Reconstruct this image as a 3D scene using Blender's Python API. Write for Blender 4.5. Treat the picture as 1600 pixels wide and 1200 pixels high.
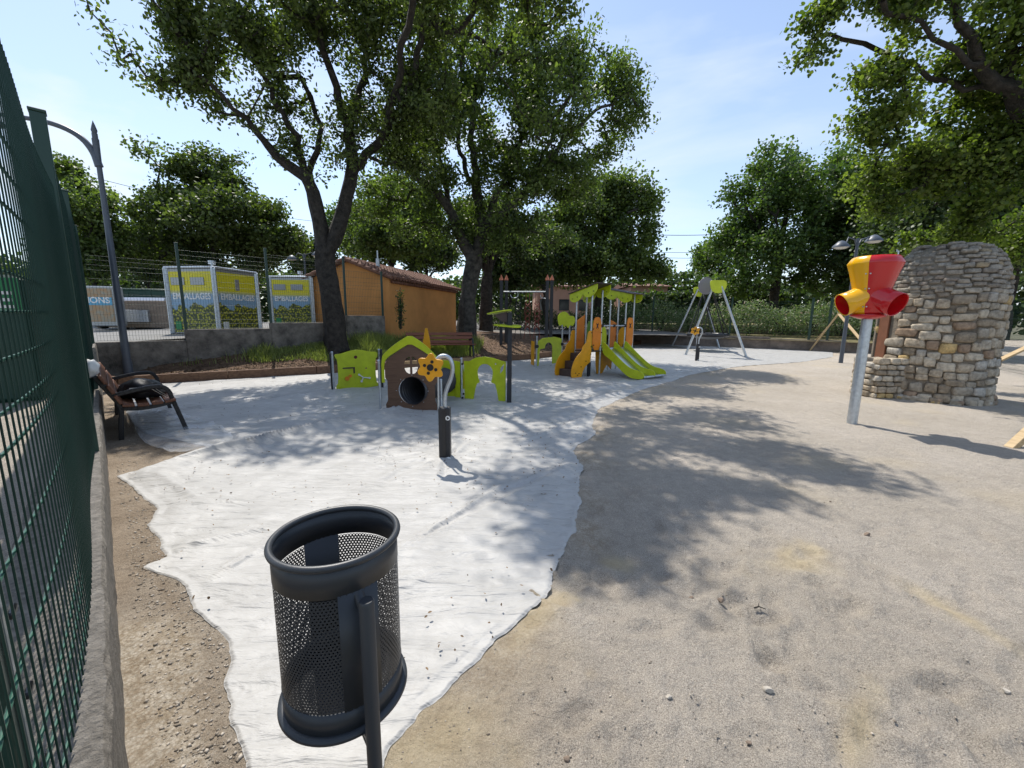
import bpy, bmesh, math, random
import numpy as np
from mathutils import Vector, Matrix, noise

# ------------------------------------------------------------------ camera, sky, sun, exposure
S = bpy.context.scene
for o in list(bpy.data.objects): bpy.data.objects.remove(o)
COL = S.collection
F, PITCH, ROLL, EYE = 640.0, math.atan(105/640), math.radians(0.6), 1.6
cam = bpy.data.cameras.new('camera'); camo = bpy.data.objects.new('camera', cam); COL.objects.link(camo)
cam.sensor_width = 36; cam.lens = F/1600*36; cam.clip_start = 0.02; cam.clip_end = 2000
camo.matrix_world = Matrix.Translation((0, 0, EYE)) @ Matrix.Rotation(math.pi/2-PITCH, 4, 'X') @ Matrix.Rotation(ROLL, 4, 'Z')
S.camera = camo
S.render.resolution_x, S.render.resolution_y = 1024, 768
S.view_settings.view_transform = 'Standard'; S.view_settings.look = 'None'
S.view_settings.exposure = 0.50; S.view_settings.gamma = 1; S.view_settings.use_curve_mapping = False
SUN_EL, SUN_AZ = math.radians(59), math.radians(-29)
w = bpy.data.worlds.new('World'); S.world = w; w.use_nodes = True
nt = w.node_tree; nt.nodes.clear()
def N(nt, t, **k):
    n = nt.nodes.new(t)
    for a, b in k.items(): setattr(n, a, b)
    return n
sky = N(nt, 'ShaderNodeTexSky', sky_type='NISHITA', sun_disc=False, sun_elevation=SUN_EL, sun_rotation=SUN_AZ,
        altitude=200, air_density=1.0, dust_density=0.7, ozone_density=2.0)
tc = N(nt, 'ShaderNodeTexCoord'); mp = N(nt, 'ShaderNodeMapping'); mp.inputs['Scale'].default_value = (0.8, 1.9, 4.6)
mp.inputs['Rotation'].default_value = (0.15, -0.35, 0.5)
n1 = N(nt, 'ShaderNodeTexNoise'); n1.inputs['Scale'].default_value = 1.5; n1.inputs['Detail'].default_value = 7
n1.inputs['Roughness'].default_value = 0.52; n1.inputs['Distortion'].default_value = 0.45
cr = N(nt, 'ShaderNodeMapRange', clamp=True); cr.inputs[1].default_value = 0.49; cr.inputs[2].default_value = 0.66
cr.inputs[3].default_value = 0.0; cr.inputs[4].default_value = 0.85
mixc = N(nt, 'ShaderNodeMix', data_type='RGBA')
sepx = N(nt, 'ShaderNodeSeparateXYZ'); hz = N(nt, 'ShaderNodeMapRange', clamp=True)
hz.inputs[1].default_value = 0.55; hz.inputs[2].default_value = -0.05; hz.inputs[3].default_value = 0.13; hz.inputs[4].default_value = 0.44
hx = N(nt, 'ShaderNodeMapRange', clamp=True); hx.inputs[1].default_value = 0.1; hx.inputs[2].default_value = -0.8
hx.inputs[3].default_value = 0.0; hx.inputs[4].default_value = 0.45
ad = N(nt, 'ShaderNodeMath', operation='ADD', use_clamp=True)
md = N(nt, 'ShaderNodeMath', operation='MULTIPLY'); ad2 = N(nt, 'ShaderNodeMath', operation='ADD', use_clamp=True)
bg = N(nt, 'ShaderNodeBackground'); bg.inputs['Strength'].default_value = 0.15
ow = N(nt, 'ShaderNodeOutputWorld')
L = nt.links.new
L(tc.outputs['Generated'], mp.inputs[0]); L(mp.outputs[0], n1.inputs['Vector']); L(n1.outputs['Fac'], cr.inputs[0])
L(tc.outputs['Generated'], sepx.inputs[0]); L(sepx.outputs['Z'], hz.inputs[0]); L(sepx.outputs['X'], hx.inputs[0])
L(cr.outputs[0], md.inputs[0]); L(hx.outputs[0], ad2.inputs[0]); ad2.inputs[1].default_value = 0.40
L(ad2.outputs[0], md.inputs[1]); L(md.outputs[0], ad.inputs[0]); L(hz.outputs[0], ad.inputs[1])
L(sky.outputs[0], mixc.inputs[6]); mixc.inputs[7].default_value = (4.4, 4.8, 5.2, 1); L(ad.outputs[0], mixc.inputs[0])
L(mixc.outputs[2], bg.inputs[0]); L(bg.outputs[0], ow.inputs[0])
sdir = Vector((math.sin(SUN_AZ)*math.cos(SUN_EL), math.cos(SUN_AZ)*math.cos(SUN_EL), math.sin(SUN_EL)))
sl = bpy.data.lights.new('sun', 'SUN'); sl.energy = 3.9; sl.angle = math.radians(0.53); sl.color = (1, 0.95, 0.87)
so = bpy.data.objects.new('sun', sl); COL.objects.link(so); so.rotation_euler = sdir.to_track_quat('Z', 'Y').to_euler()
S.cycles.max_bounces = 8; S.cycles.transparent_max_bounces = 12

# ------------------------------------------------------------------ placing helpers
def ray(x, y):
    u = (x-800)/F; v = -(y-600)/F
    c, s = math.cos(ROLL), math.sin(ROLL)
    u, v = u*c - v*s, u*s + v*c
    return Vector((u, math.cos(PITCH)+v*math.sin(PITCH), -math.sin(PITCH)+v*math.cos(PITCH)))
def gp(x, y, z=0.0):
    d = ray(x, y); t = (z-EYE)/d.z; return Vector((d.x*t, d.y*t, z))
def at(x, y, Y):
    d = ray(x, y); t = Y/d.y; return Vector((d.x*t, Y, EYE+d.z*t))
rnd = random.Random(7)

# ------------------------------------------------------------------ materials
def mat(name, col, rough=0.6, metal=0.0, var=0.0, vscale=8.0, bump=0.0, bscale=60.0, col2=None, spec=0.5, coat=0.0, bdist=0.01):
    m = bpy.data.materials.new(name); m.use_nodes = True
    t = m.node_tree; p = t.nodes['Principled BSDF']
    p.inputs['Base Color'].default_value = (*col, 1); p.inputs['Roughness'].default_value = rough
    p.inputs['Metallic'].default_value = metal; p.inputs['Specular IOR Level'].default_value = spec
    if coat: p.inputs['Coat Weight'].default_value = coat; p.inputs['Coat Roughness'].default_value = 0.08
    co = N(t, 'ShaderNodeTexCoord')
    if var or col2:
        n = N(t, 'ShaderNodeTexNoise'); n.inputs['Scale'].default_value = vscale; n.inputs['Detail'].default_value = 8; n.inputs['Roughness'].default_value = 0.65
        t.links.new(co.outputs['Object'], n.inputs['Vector'])
        r = N(t, 'ShaderNodeValToRGB'); c2 = col2 or tuple(min(1, c*(1+var)) for c in col)
        c1 = col if col2 else tuple(c*(1-var) for c in col)
        r.color_ramp.elements[0].position = 0.32; r.color_ramp.elements[0].color = (*c1, 1)
        r.color_ramp.elements[1].position = 0.68; r.color_ramp.elements[1].color = (*c2, 1)
        t.links.new(n.outputs['Fac'], r.inputs[0]); t.links.new(r.outputs[0], p.inputs['Base Color'])
    if bump:
        n = N(t, 'ShaderNodeTexNoise'); n.inputs['Scale'].default_value = bscale; n.inputs['Detail'].default_value = 10; n.inputs['Roughness'].default_value = 0.65
        t.links.new(co.outputs['Object'], n.inputs['Vector'])
        b = N(t, 'ShaderNodeBump'); b.inputs['Strength'].default_value = bump; b.inputs['Distance'].default_value = bdist
        t.links.new(n.outputs['Fac'], b.inputs['Height']); t.links.new(b.outputs[0], p.inputs['Normal'])
    return m
def woodmat(name, c1, c2, scale=(3, 40, 40), rough=0.55):
    m = mat(name, c1, rough); t = m.node_tree; p = t.nodes['Principled BSDF']
    co = N(t, 'ShaderNodeTexCoord'); mp = N(t, 'ShaderNodeMapping'); mp.inputs['Scale'].default_value = scale
    n = N(t, 'ShaderNodeTexNoise'); n.inputs['Scale'].default_value = 1.0; n.inputs['Detail'].default_value = 8; n.inputs['Distortion'].default_value = 0.6
    r = N(t, 'ShaderNodeValToRGB')
    r.color_ramp.elements[0].position = 0.3; r.color_ramp.elements[0].color = (*c1, 1)
    r.color_ramp.elements[1].position = 0.7; r.color_ramp.elements[1].color = (*c2, 1)
    b = N(t, 'ShaderNodeBump'); b.inputs['Strength'].default_value = 0.25; b.inputs['Distance'].default_value = 0.004
    for a, c in ((co.outputs['Object'], mp.inputs[0]), (mp.outputs[0], n.inputs['Vector']), (n.outputs['Fac'], r.inputs[0]),
                 (r.outputs[0], p.inputs['Base Color']), (n.outputs['Fac'], b.inputs['Height']), (b.outputs[0], p.inputs['Normal'])):
        t.links.new(a, c)
    return m
def leafmat(name, c1, c2, trans=0.4, tcol=None, rough=0.5, attr='rnd', spec=0.45):
    m = bpy.data.materials.new(name); m.use_nodes = True; t = m.node_tree; p = t.nodes['Principled BSDF']
    p.inputs['Roughness'].default_value = rough; p.inputs['Specular IOR Level'].default_value = spec
    a = N(t, 'ShaderNodeAttribute', attribute_name=attr); r = N(t, 'ShaderNodeValToRGB')
    r.color_ramp.elements[0].color = (*c1, 1); r.color_ramp.elements[1].color = (*c2, 1)
    tr = N(t, 'ShaderNodeBsdfTranslucent'); mx = N(t, 'ShaderNodeMixShader'); mx.inputs[0].default_value = trans
    mm = N(t, 'ShaderNodeMix', data_type='RGBA', blend_type='MULTIPLY'); mm.inputs[0].default_value = 1.0
    tcol = tcol or (1.5, 1.75, 0.6); mm.inputs[7].default_value = (*tcol, 1)
    o = t.nodes['Material Output']
    for x, y in ((a.outputs['Fac'], r.inputs[0]), (r.outputs[0], p.inputs['Base Color']), (r.outputs[0], mm.inputs[6]),
                 (mm.outputs[2], tr.inputs[0]), (p.outputs[0], mx.inputs[1]), (tr.outputs[0], mx.inputs[2]), (mx.outputs[0], o.inputs[0])):
        t.links.new(x, y)
    return m
M = {}
M['anthracite'] = mat('anthracite paint', (0.030, 0.034, 0.040), 0.42, 0.0, bump=0.08, bscale=900, spec=0.55)
M['blackplastic'] = mat('black plastic', (0.012, 0.012, 0.014), 0.38)
M['blackpost'] = mat('black post', (0.016, 0.017, 0.021), 0.5, var=0.2, vscale=5)
M['lime'] = mat('lime board', (0.50, 0.58, 0.014), 0.42, var=0.13, vscale=6, bump=0.05, bscale=500)
M['darklime'] = mat('green board', (0.10, 0.22, 0.012), 0.45, var=0.06, vscale=4)
M['yellow'] = mat('amber board', (0.74, 0.33, 0.008), 0.42, var=0.13, vscale=6, bump=0.05, bscale=500)
M['orange'] = mat('orange board', (0.74, 0.22, 0.012), 0.42, var=0.13, vscale=6, bump=0.05, bscale=500)
M['brownboard'] = woodmat('brown board', (0.105, 0.055, 0.032), (0.18, 0.10, 0.06), (4, 4, 70))
M['darkbrown'] = mat('dark brown board', (0.06, 0.035, 0.028), 0.5, var=0.1)
M['steel'] = mat('stainless steel', (0.55, 0.56, 0.58), 0.3, 1.0, var=0.05)
M['galv'] = mat('galvanised steel', (0.50, 0.54, 0.58), 0.42, 0.85, var=0.18, vscale=14, bump=0.05, bscale=50)
M['plasticred'] = mat('red plastic', (0.50, 0.008, 0.012), 0.22, spec=0.5, coat=0.3)
M['plasticyellow'] = mat('yellow plastic', (0.82, 0.42, 0.004), 0.22, spec=0.5, coat=0.3)
M['white'] = mat('white plastic', (0.75, 0.75, 0.73), 0.4)
M['greenwire'] = mat('green coated wire', (0.008, 0.036, 0.026), 0.45, spec=.3)
M['greenedge'] = mat('pale green coated wire', (0.03, 0.10, 0.068), 0.35)
M['greenpost'] = mat('green post', (0.008, 0.038, 0.026), 0.4)
M['fabricgreen'] = mat('windbreak', (0.003, 0.014, 0.013), 0.75, var=0.25, vscale=3, bump=0.25, bscale=25, bdist=0.02)
M['lampgrey'] = mat('lamp paint', (0.075, 0.09, 0.115), 0.45, var=0.1)
M['slat'] = woodmat('bench slat', (0.10, 0.035, 0.016), (0.20, 0.075, 0.034), (5, 60, 60))
M['slatred'] = woodmat('red bench slat', (0.15, 0.045, 0.02), (0.26, 0.085, 0.04), (5, 60, 60))
M['castiron'] = mat('cast iron', (0.014, 0.014, 0.016), 0.45)
M['beam'] = woodmat('brown sleeper', (0.095, 0.045, 0.024), (0.22, 0.12, 0.065), (3, 25, 25), 0.7)
M['beamlight'] = woodmat('pale sleeper', (0.24, 0.15, 0.07), (0.38, 0.25, 0.12), (3, 25, 25), 0.7)
M['plank'] = woodmat('raw plank', (0.38, 0.26, 0.13), (0.58, 0.43, 0.24), (3, 30, 30), 0.7)
M['concrete'] = mat('concrete', (0.13, 0.115, 0.095), 0.9, col2=(0.30, 0.27, 0.23), vscale=22, bump=1.0, bscale=55, bdist=0.035)
M['concdark'] = mat('weathered concrete', (0.055, 0.050, 0.043), 0.92, col2=(0.24, 0.215, 0.185), vscale=3.5, bump=0.8, bscale=20, bdist=0.03)
M['ochre'] = mat('ochre render', (0.58, 0.265, 0.08), 0.9, var=0.14, vscale=1.1, bump=0.3, bscale=120)
M['tile'] = mat('roof tile', (0.11, 0.045, 0.028), 0.85, col2=(0.24, 0.12, 0.08), vscale=5, bump=0.4, bscale=30)
M['pinkwall'] = mat('pink render', (0.42, 0.25, 0.18), 0.9, var=0.1, vscale=1)
M['windowdark'] = mat('window glass', (0.02, 0.025, 0.03), 0.1)
M['bark'] = mat('bark', (0.012, 0.010, 0.008), 0.95, col2=(0.062, 0.053, 0.044), vscale=7, bump=1.0, bscale=18, bdist=0.06)
M['barkgrey'] = mat('grey bark', (0.016, 0.014, 0.012), 0.95, col2=(0.10, 0.09, 0.075), vscale=6, bump=1.0, bscale=18, bdist=0.06)
M['asphalt'] = mat('pale asphalt', (0.20, 0.195, 0.185), 0.95, var=0.12, vscale=1.5, bump=0.3, bscale=120)
M['fabricblack'] = mat('black nylon', (0.012, 0.013, 0.016), 0.5, var=0.3, vscale=14)
M['cord'] = mat('pale cord', (0.55, 0.52, 0.46), 0.7)
M['rope'] = mat('dark rope', (0.02, 0.02, 0.022), 0.8)
M['redrope'] = mat('red rope', (0.20, 0.05, 0.035), 0.8)
M['netgrey'] = mat('grey net', (0.20, 0.21, 0.22), 0.8)
M['alu'] = mat('grey aluminium', (0.34, 0.36, 0.37), 0.4, 0.5)
M['contgreen'] = mat('dark green bin', (0.006, 0.045, 0.030), 0.5, var=0.2)
M['signgreen'] = mat('green panel', (0.01, 0.20, 0.06), 0.5)
M['bluepanel'] = mat('blue panel', (0.10, 0.36, 0.55), 0.5)
M['stonepale'] = mat('pale stone', (0.42, 0.38, 0.32), 0.85, var=0.2, vscale=20, bump=0.5, bscale=60)
M['leafoak'] = leafmat('oak leaves', (0.032, 0.050, 0.013), (0.14, 0.18, 0.052), 0.40)
M['leafoak2'] = leafmat('second oak leaves', (0.040, 0.064, 0.016), (0.155, 0.205, 0.062), 0.44)
M['leafbright'] = leafmat('bright leaves', (0.042, 0.072, 0.016), (0.19, 0.235, 0.055), 0.5)
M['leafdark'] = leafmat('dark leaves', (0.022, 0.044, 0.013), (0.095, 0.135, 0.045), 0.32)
M['leaffar'] = leafmat('far leaves', (0.032, 0.066, 0.016), (0.13, 0.19, 0.05), 0.38)
M['oleander'] = leafmat('oleander leaves', (0.07, 0.11, 0.045), (0.24, 0.30, 0.16), 0.3)
M['grassblade'] = leafmat('grass blades', (0.13, 0.165, 0.04), (0.36, 0.39, 0.15), 0.4)
M['litter'] = leafmat('dead leaves', (0.055, 0.032, 0.016), (0.26, 0.17, 0.09), 0.1, (1, 1, 1), 0.8)
M['flowers'] = leafmat('pale flowers', (0.5, 0.34, 0.24), (0.7, 0.62, 0.48), 0.2, (1, 1, 1), 0.7)
M['pebble'] = leafmat('pebbles', (0.20, 0.165, 0.125), (0.52, 0.46, 0.38), 0.0, (1, 1, 1), 0.85)

# ------------------------------------------------------------------ object helpers
def tag(o, label=None, cat=None, group=None, kind=None):
    if label: o['label'] = label
    if cat: o['category'] = cat
    if group: o['group'] = group
    if kind: o['kind'] = kind
    return o
def empty(name, loc=(0, 0, 0), rz=0.0, label=None, cat=None, group=None):
    o = bpy.data.objects.new(name, None); COL.objects.link(o); o.location = loc; o.rotation_euler = (0, 0, rz)
    o.empty_display_size = 0.2
    return tag(o, label, cat, group)
def link(name, me, material, parent=None):
    o = bpy.data.objects.new(name, me); COL.objects.link(o)
    for mm in (material if isinstance(material, (list, tuple)) else [material]):
        me.materials.append(mm)
    if parent: o.parent = parent
    return o
def copy_tree(o, parent=None):
    c = o.copy(); COL.objects.link(c); c.parent = parent
    for ch in [x for x in bpy.data.objects if x.parent == o]: copy_tree(ch, c)
    return c
def shift(objs_root, parent_offset):  # move mesh vertices of one mesh object from world to its root's frame
    pass
class MB:
    def __init__(s): s.v = []; s.f = []; s.mi = []; s.cur = 0; s.sm = []; s.smooth = False
    def add(s, vs, fs):
        b = len(s.v); s.v += [tuple(v) for v in vs]; s.f += [tuple(i+b for i in f) for f in fs]
        s.mi += [s.cur]*len(fs); s.sm += [s.smooth]*len(fs); return s
    def box(s, c, size, R=None, bev=0.0):
        hx, hy, hz = size[0]/2, size[1]/2, size[2]/2; c = Vector(c)
        b = min(bev, hx*.9, hy*.9, hz*.9)
        R = R or Matrix.Identity(3)
        if b <= 0:
            vs = [(x*hx, y*hy, z*hz) for z in (-1, 1) for x, y in ((-1, -1), (1, -1), (1, 1), (-1, 1))]
            fs = [(3, 2, 1, 0), (4, 5, 6, 7), (0, 1, 5, 4), (1, 2, 6, 5), (2, 3, 7, 6), (3, 0, 4, 7)]
        else:
            def ring(x, y, z, k):
                return [(-x+k, -y, z), (x-k, -y, z), (x, -y+k, z), (x, y-k, z), (x-k, y, z), (-x+k, y, z), (-x, y-k, z), (-x, -y+k, z)]
            vs = ring(hx-b, hy-b, -hz, b*.4)+ring(hx, hy, -hz+b, b)+ring(hx, hy, hz-b, b)+ring(hx-b, hy-b, hz, b*.4)
            fs = [tuple(range(7, -1, -1)), tuple(range(24, 32))]
            for r in range(3):
                for i in range(8): j = (i+1) % 8; fs.append((r*8+i, r*8+j, r*8+8+j, r*8+8+i))
        s.add([c+R@Vector(v) for v in vs], fs); return s
    def cyl(s, p0, p1, r0, r1=None, n=12, caps=True):
        return s.tube([p0, p1], [r0, r0 if r1 is None else r1], n, caps)
    def tube(s, pts, r, n=10, caps=True, closed=False):
        pts = [Vector(p) for p in pts]; k = len(pts)
        rs = r if isinstance(r, (list, tuple)) else [r]*k
        vs = []; up = None
        for i, p in enumerate(pts):
            if closed: t = pts[(i+1) % k]-pts[i-1]
            else: t = pts[min(i+1, k-1)]-pts[max(i-1, 0)]
            t = t.normalized() if t.length > 1e-9 else Vector((0, 0, 1))
            if up is None: up = Vector((0, 0, 1)) if abs(t.z) < .9 else Vector((1, 0, 0))
            a = (up-t*up.dot(t))
            if a.length < 1e-6: a = t.orthogonal()
            a.normalize(); up = a; b = t.cross(a)
            for j in range(n):
                th = 2*math.pi*j/n; vs.append(p+(a*math.cos(th)+b*math.sin(th))*rs[i])
        fs = []
        for i in range(k if closed else k-1):
            for j in range(n):
                q = (i+1) % k; fs.append((i*n+j, q*n+j, q*n+(j+1) % n, i*n+(j+1) % n))
        sm = s.smooth; s.smooth = True; s.add(vs, [f[::-1] for f in fs]); s.smooth = sm
        if caps and not closed: s.add(vs[:n], [tuple(range(n))]); s.add(vs[-n:], [tuple(range(n-1, -1, -1))])
        return s
    def lathe(s, prof, c=(0, 0, 0), n=32, close=False):
        c = Vector(c); vs = []; fs = []
        for (r, z) in prof:
            for j in range(n): th = 2*math.pi*j/n; vs.append(c+Vector((r*math.cos(th), r*math.sin(th), z)))
        for i in range(len(prof)-1):
            for j in range(n): fs.append((i*n+j, i*n+(j+1) % n, (i+1)*n+(j+1) % n, (i+1)*n+j))
        sm = s.smooth; s.smooth = True; s.add(vs, fs); s.smooth = sm; return s
    def grid(s, fn, nu, nv):
        vs = [fn(i/(nu-1), j/(nv-1)) for j in range(nv) for i in range(nu)]
        fs = [(j*nu+i, j*nu+i+1, (j+1)*nu+i+1, (j+1)*nu+i) for j in range(nv-1) for i in range(nu-1)]
        return s.add(vs, fs)
    def build(s, name, material, parent=None):
        me = bpy.data.meshes.new(name); me.from_pydata(s.v, [], s.f)
        me.polygons.foreach_set('material_index', s.mi); me.polygons.foreach_set('use_smooth', s.sm); me.update()
        return link(name, me, material, parent)
def fastmesh(name, V, faces_flat, nper, material, parent=None, attr=None, smooth=False, attrname='rnd'):
    me = bpy.data.meshes.new(name); nf = len(faces_flat)//nper
    me.vertices.add(len(V)); me.vertices.foreach_set('co', np.asarray(V, dtype=np.float32).ravel())
    me.loops.add(len(faces_flat)); me.loops.foreach_set('vertex_index', np.asarray(faces_flat, dtype=np.int32))
    me.polygons.add(nf); me.polygons.foreach_set('loop_start', np.arange(0, nf*nper, nper, dtype=np.int32))
    if attr is not None:
        a = me.attributes.new(attrname, 'FLOAT', 'POINT'); a.data.foreach_set('value', np.asarray(attr, dtype=np.float32))
    me.update(calc_edges=True); me.validate()
    if smooth: me.polygons.foreach_set('use_smooth', np.ones(nf, dtype=bool))
    return link(name, me, material, parent)
def chaikin(pts, it=2, closed=True):
    pts = [tuple(p) for p in pts]
    for _ in range(it):
        o = []; n = len(pts)
        for i in range(n if closed else n-1):
            a, b = pts[i], pts[(i+1) % n]
            o.append(tuple(.75*x+.25*y for x, y in zip(a, b))); o.append(tuple(.25*x+.75*y for x, y in zip(a, b)))
        if not closed: o = [pts[0]]+o+[pts[-1]]
        pts = o
    return pts
def circ(cx, cy, r, n=24, ry=None, a0=0, a1=2*math.pi):
    full = abs(a1-a0-2*math.pi) < 1e-6
    return [(cx+r*math.cos(a0+(a1-a0)*i/(n if full else n-1)), cy+(ry or r)*math.sin(a0+(a1-a0)*i/(n if full else n-1))) for i in range(n)]
def planeM(origin, e):   # x along e (horizontal), y up, z towards the viewer side
    e = Vector((e[0], e[1], 0)).normalized(); z = Vector((0, 0, 1)); n = e.cross(z)
    m = Matrix((e, z, n)).transposed().to_4x4(); m.translation = Vector(origin); return m
def panel(name, loops, th, mtx, material, parent=None, bev=0.003):
    cu = bpy.data.curves.new(name, 'CURVE'); cu.dimensions = '2D'; cu.fill_mode = 'BOTH'; cu.extrude = max(th/2-bev, 0.0005); cu.bevel_depth = bev; cu.bevel_resolution = 0
    cu.offset = -bev
    for lp in loops:
        sp = cu.splines.new('POLY'); sp.points.add(len(lp)-1)
        for i, p in enumerate(lp): sp.points[i].co = (p[0], p[1], 0, 1)
        sp.use_cyclic_u = True
    o = bpy.data.objects.new('tmp', cu); me = bpy.data.meshes.new_from_object(o); me.name = name
    bpy.data.objects.remove(o); bpy.data.curves.remove(cu)
    me.transform(mtx); me.materials.clear(); me.update()
    return link(name, me, material, parent)
def text(name, s, size, mtx, material, parent=None, depth=0.002, sx=1.0):
    cu = bpy.data.curves.new(name, 'FONT'); cu.body = s; cu.size = size; cu.extrude = depth; cu.align_x = 'CENTER'; cu.align_y = 'CENTER'; cu.offset = size*0.025
    o = bpy.data.objects.new('tmp', cu); me = bpy.data.meshes.new_from_object(o); me.name = name
    bpy.data.objects.remove(o); bpy.data.curves.remove(cu)
    me.transform(mtx @ Matrix.Scale(sx, 4, (1, 0, 0))); me.materials.clear(); me.update()
    return link(name, me, material, parent)
def screws(pts, mtx, parent, r=0.014, name='bolt', material=None):
    for (x, y, z) in pts:
        mb = MB(); c = mtx@Vector((x, y, z)); n = (mtx.to_3x3()@Vector((0, 0, 1))).normalized()
        mb.cyl(c-n*.006, c+n*.012, r, r*.7, 8); mb.build(name, material or M['blackplastic'], parent)
def smoothstep(a, b, x):
    t = np.clip((x-a)/(b-a), 0, 1); return t*t*(3-2*t)

# ------------------------------------------------------------------ numpy value noise
_rs = np.random.RandomState(3); _T = _rs.rand(256, 256)
def vnoise(x, y):
    xi = np.floor(x).astype(int); yi = np.floor(y).astype(int); fx = x-xi; fy = y-yi
    fx = fx*fx*(3-2*fx); fy = fy*fy*(3-2*fy)
    a = _T[xi & 255, yi & 255]; b = _T[(xi+1) & 255, yi & 255]; c = _T[xi & 255, (yi+1) & 255]; d = _T[(xi+1) & 255, (yi+1) & 255]
    return (a*(1-fx)+b*fx)*(1-fy)+(c*(1-fx)+d*fx)*fy
def fbm(x, y, o=4, g=0.5):
    s = 0; a = 1; t = 0
    for i in range(o): s = s+a*(vnoise(x*2**i+17.3*i, y*2**i+5.1*i)-.5); t += a; a *= g
    return s/t

# ------------------------------------------------------------------ layout lines
FD = Vector((-0.7071, 0.7071, 0))           # direction of the left fence
FN = Vector((-0.7071, -0.7071, 0))          # away from the playground
BEAM = [(-9.25, 8.95), (-8.69, 8.76+.15), (-5.35, 11.1), (0.65, 15.5), (7.3, 24.6), (8.1, 26.0)]
def beamY(x):
    return np.interp(x, [b[0] for b in BEAM], [b[1] for b in BEAM])
def bankz(x, y):
    s = (y-beamY(x))*0.8
    wd = np.interp(x, [-8, -6, -1, 4, 8], [2.0, 2.0, 4.2, 4.5, 4.5]); hh = np.interp(x, [-9, -6, 0, 4, 7.5], [.62, .66, .60, .35, .1])
    return 0.13+hh*smoothstep(0.1, 1, s/wd)
def fp(s, off=0.0, z=0.0):                  # point along the left fence: s metres from the camera, off metres outwards from the wall's inner face
    return Vector((-0.07, -0.07, 0)) + FD*s + FN*off + Vector((0, 0, z))

# ------------------------------------------------------------------ ground
def ground_mat():
    m = bpy.data.materials.new('sandy ground'); m.use_nodes = True; t = m.node_tree; p = t.nodes['Principled BSDF']
    p.inputs['Roughness'].default_value = 0.95; p.inputs['Specular IOR Level'].default_value = 0.15
    co = N(t, 'ShaderNodeTexCoord')
    def noi(sc, det=6, rg=.6):
        n = N(t, 'ShaderNodeTexNoise'); n.inputs['Scale'].default_value = sc; n.inputs['Detail'].default_value = det; n.inputs['Roughness'].default_value = rg
        t.links.new(co.outputs['Object'], n.inputs['Vector']); return n
    def ramp(src, a, ca, b, cb):
        r = N(t, 'ShaderNodeValToRGB'); r.color_ramp.elements[0].position = a; r.color_ramp.elements[0].color = (*ca, 1)
        r.color_ramp.elements[1].position = b; r.color_ramp.elements[1].color = (*cb, 1); t.links.new(src, r.inputs[0]); return r
    def mix(f, a, b, mode='MIX'):
        x = N(t, 'ShaderNodeMix', data_type='RGBA', blend_type=mode)
        if isinstance(f, float): x.inputs[0].default_value = f
        else: t.links.new(f, x.inputs[0])
        t.links.new(a, x.inputs[6]); t.links.new(b, x.inputs[7]); return x.outputs[2]
    big = noi(0.7, 7, .62); fine = noi(210, 3, .85); med = noi(9, 8, .7)
    base = ramp(big.outputs['Fac'], .34, (0.44, 0.395, 0.335), .66, (0.52, 0.47, 0.41))
    speck = ramp(fine.outputs['Fac'], .30, (0.30, 0.29, 0.29), .70, (1.46, 1.45, 1.42))
    medr = ramp(med.outputs['Fac'], .32, (0.87, 0.87, 0.87), .68, (1.10, 1.09, 1.07))
    c = mix(1.0, base.outputs[0], medr.outputs[0], 'MULTIPLY')
    c = mix(1.0, c, speck.outputs[0], 'MULTIPLY')
    sm = noi(1.7, 8, .7); soilc = ramp(sm.outputs['Fac'], .35, (0.26, 0.205, 0.15), .65, (0.42, 0.345, 0.265))
    soil2 = mix(1.0, soilc.outputs[0], speck.outputs[0], 'MULTIPLY')
    gv = N(t, 'ShaderNodeTexVoronoi'); gv.inputs['Scale'].default_value = 70; t.links.new(co.outputs['Object'], gv.inputs['Vector'])
    grc = ramp(gv.outputs['Distance'], .1, (0.60, 0.54, 0.45), .75, (0.40, 0.335, 0.255))
    gm2 = ramp(med.outputs['Fac'], .36, (.72, .66, .58), .62, (1.08, 1.08, 1.08))
    grc2 = mix(1.0, grc.outputs[0], gm2.outputs[0], 'MULTIPLY')
    yel = ramp(med.outputs['Fac'], .3, (0.42, 0.33, 0.20), .7, (0.60, 0.50, 0.33))
    A = {k: N(t, 'ShaderNodeAttribute', attribute_name=k).outputs['Fac'] for k in ('soil', 'grit', 'sand')}
    c = mix(A['grit'], c, grc2); c = mix(A['sand'], c, yel.outputs[0]); c = mix(A['soil'], c, soil2)
    t.links.new(c, p.inputs['Base Color'])
    b1 = N(t, 'ShaderNodeBump'); b1.inputs['Strength'].default_value = 0.75; b1.inputs['Distance'].default_value = 0.010
    t.links.new(fine.outputs['Fac'], b1.inputs['Height'])
    b2 = N(t, 'ShaderNodeBump'); b2.inputs['Strength'].default_value = 0.9; b2.inputs['Distance'].default_value = 0.035
    md = noi(22, 8, .7); t.links.new(md.outputs['Fac'], b2.inputs['Height']); t.links.new(b1.outputs[0], b2.inputs['Normal'])
    t.links.new(b2.outputs[0], p.inputs['Normal'])
    return m
M['ground'] = ground_mat()

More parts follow.
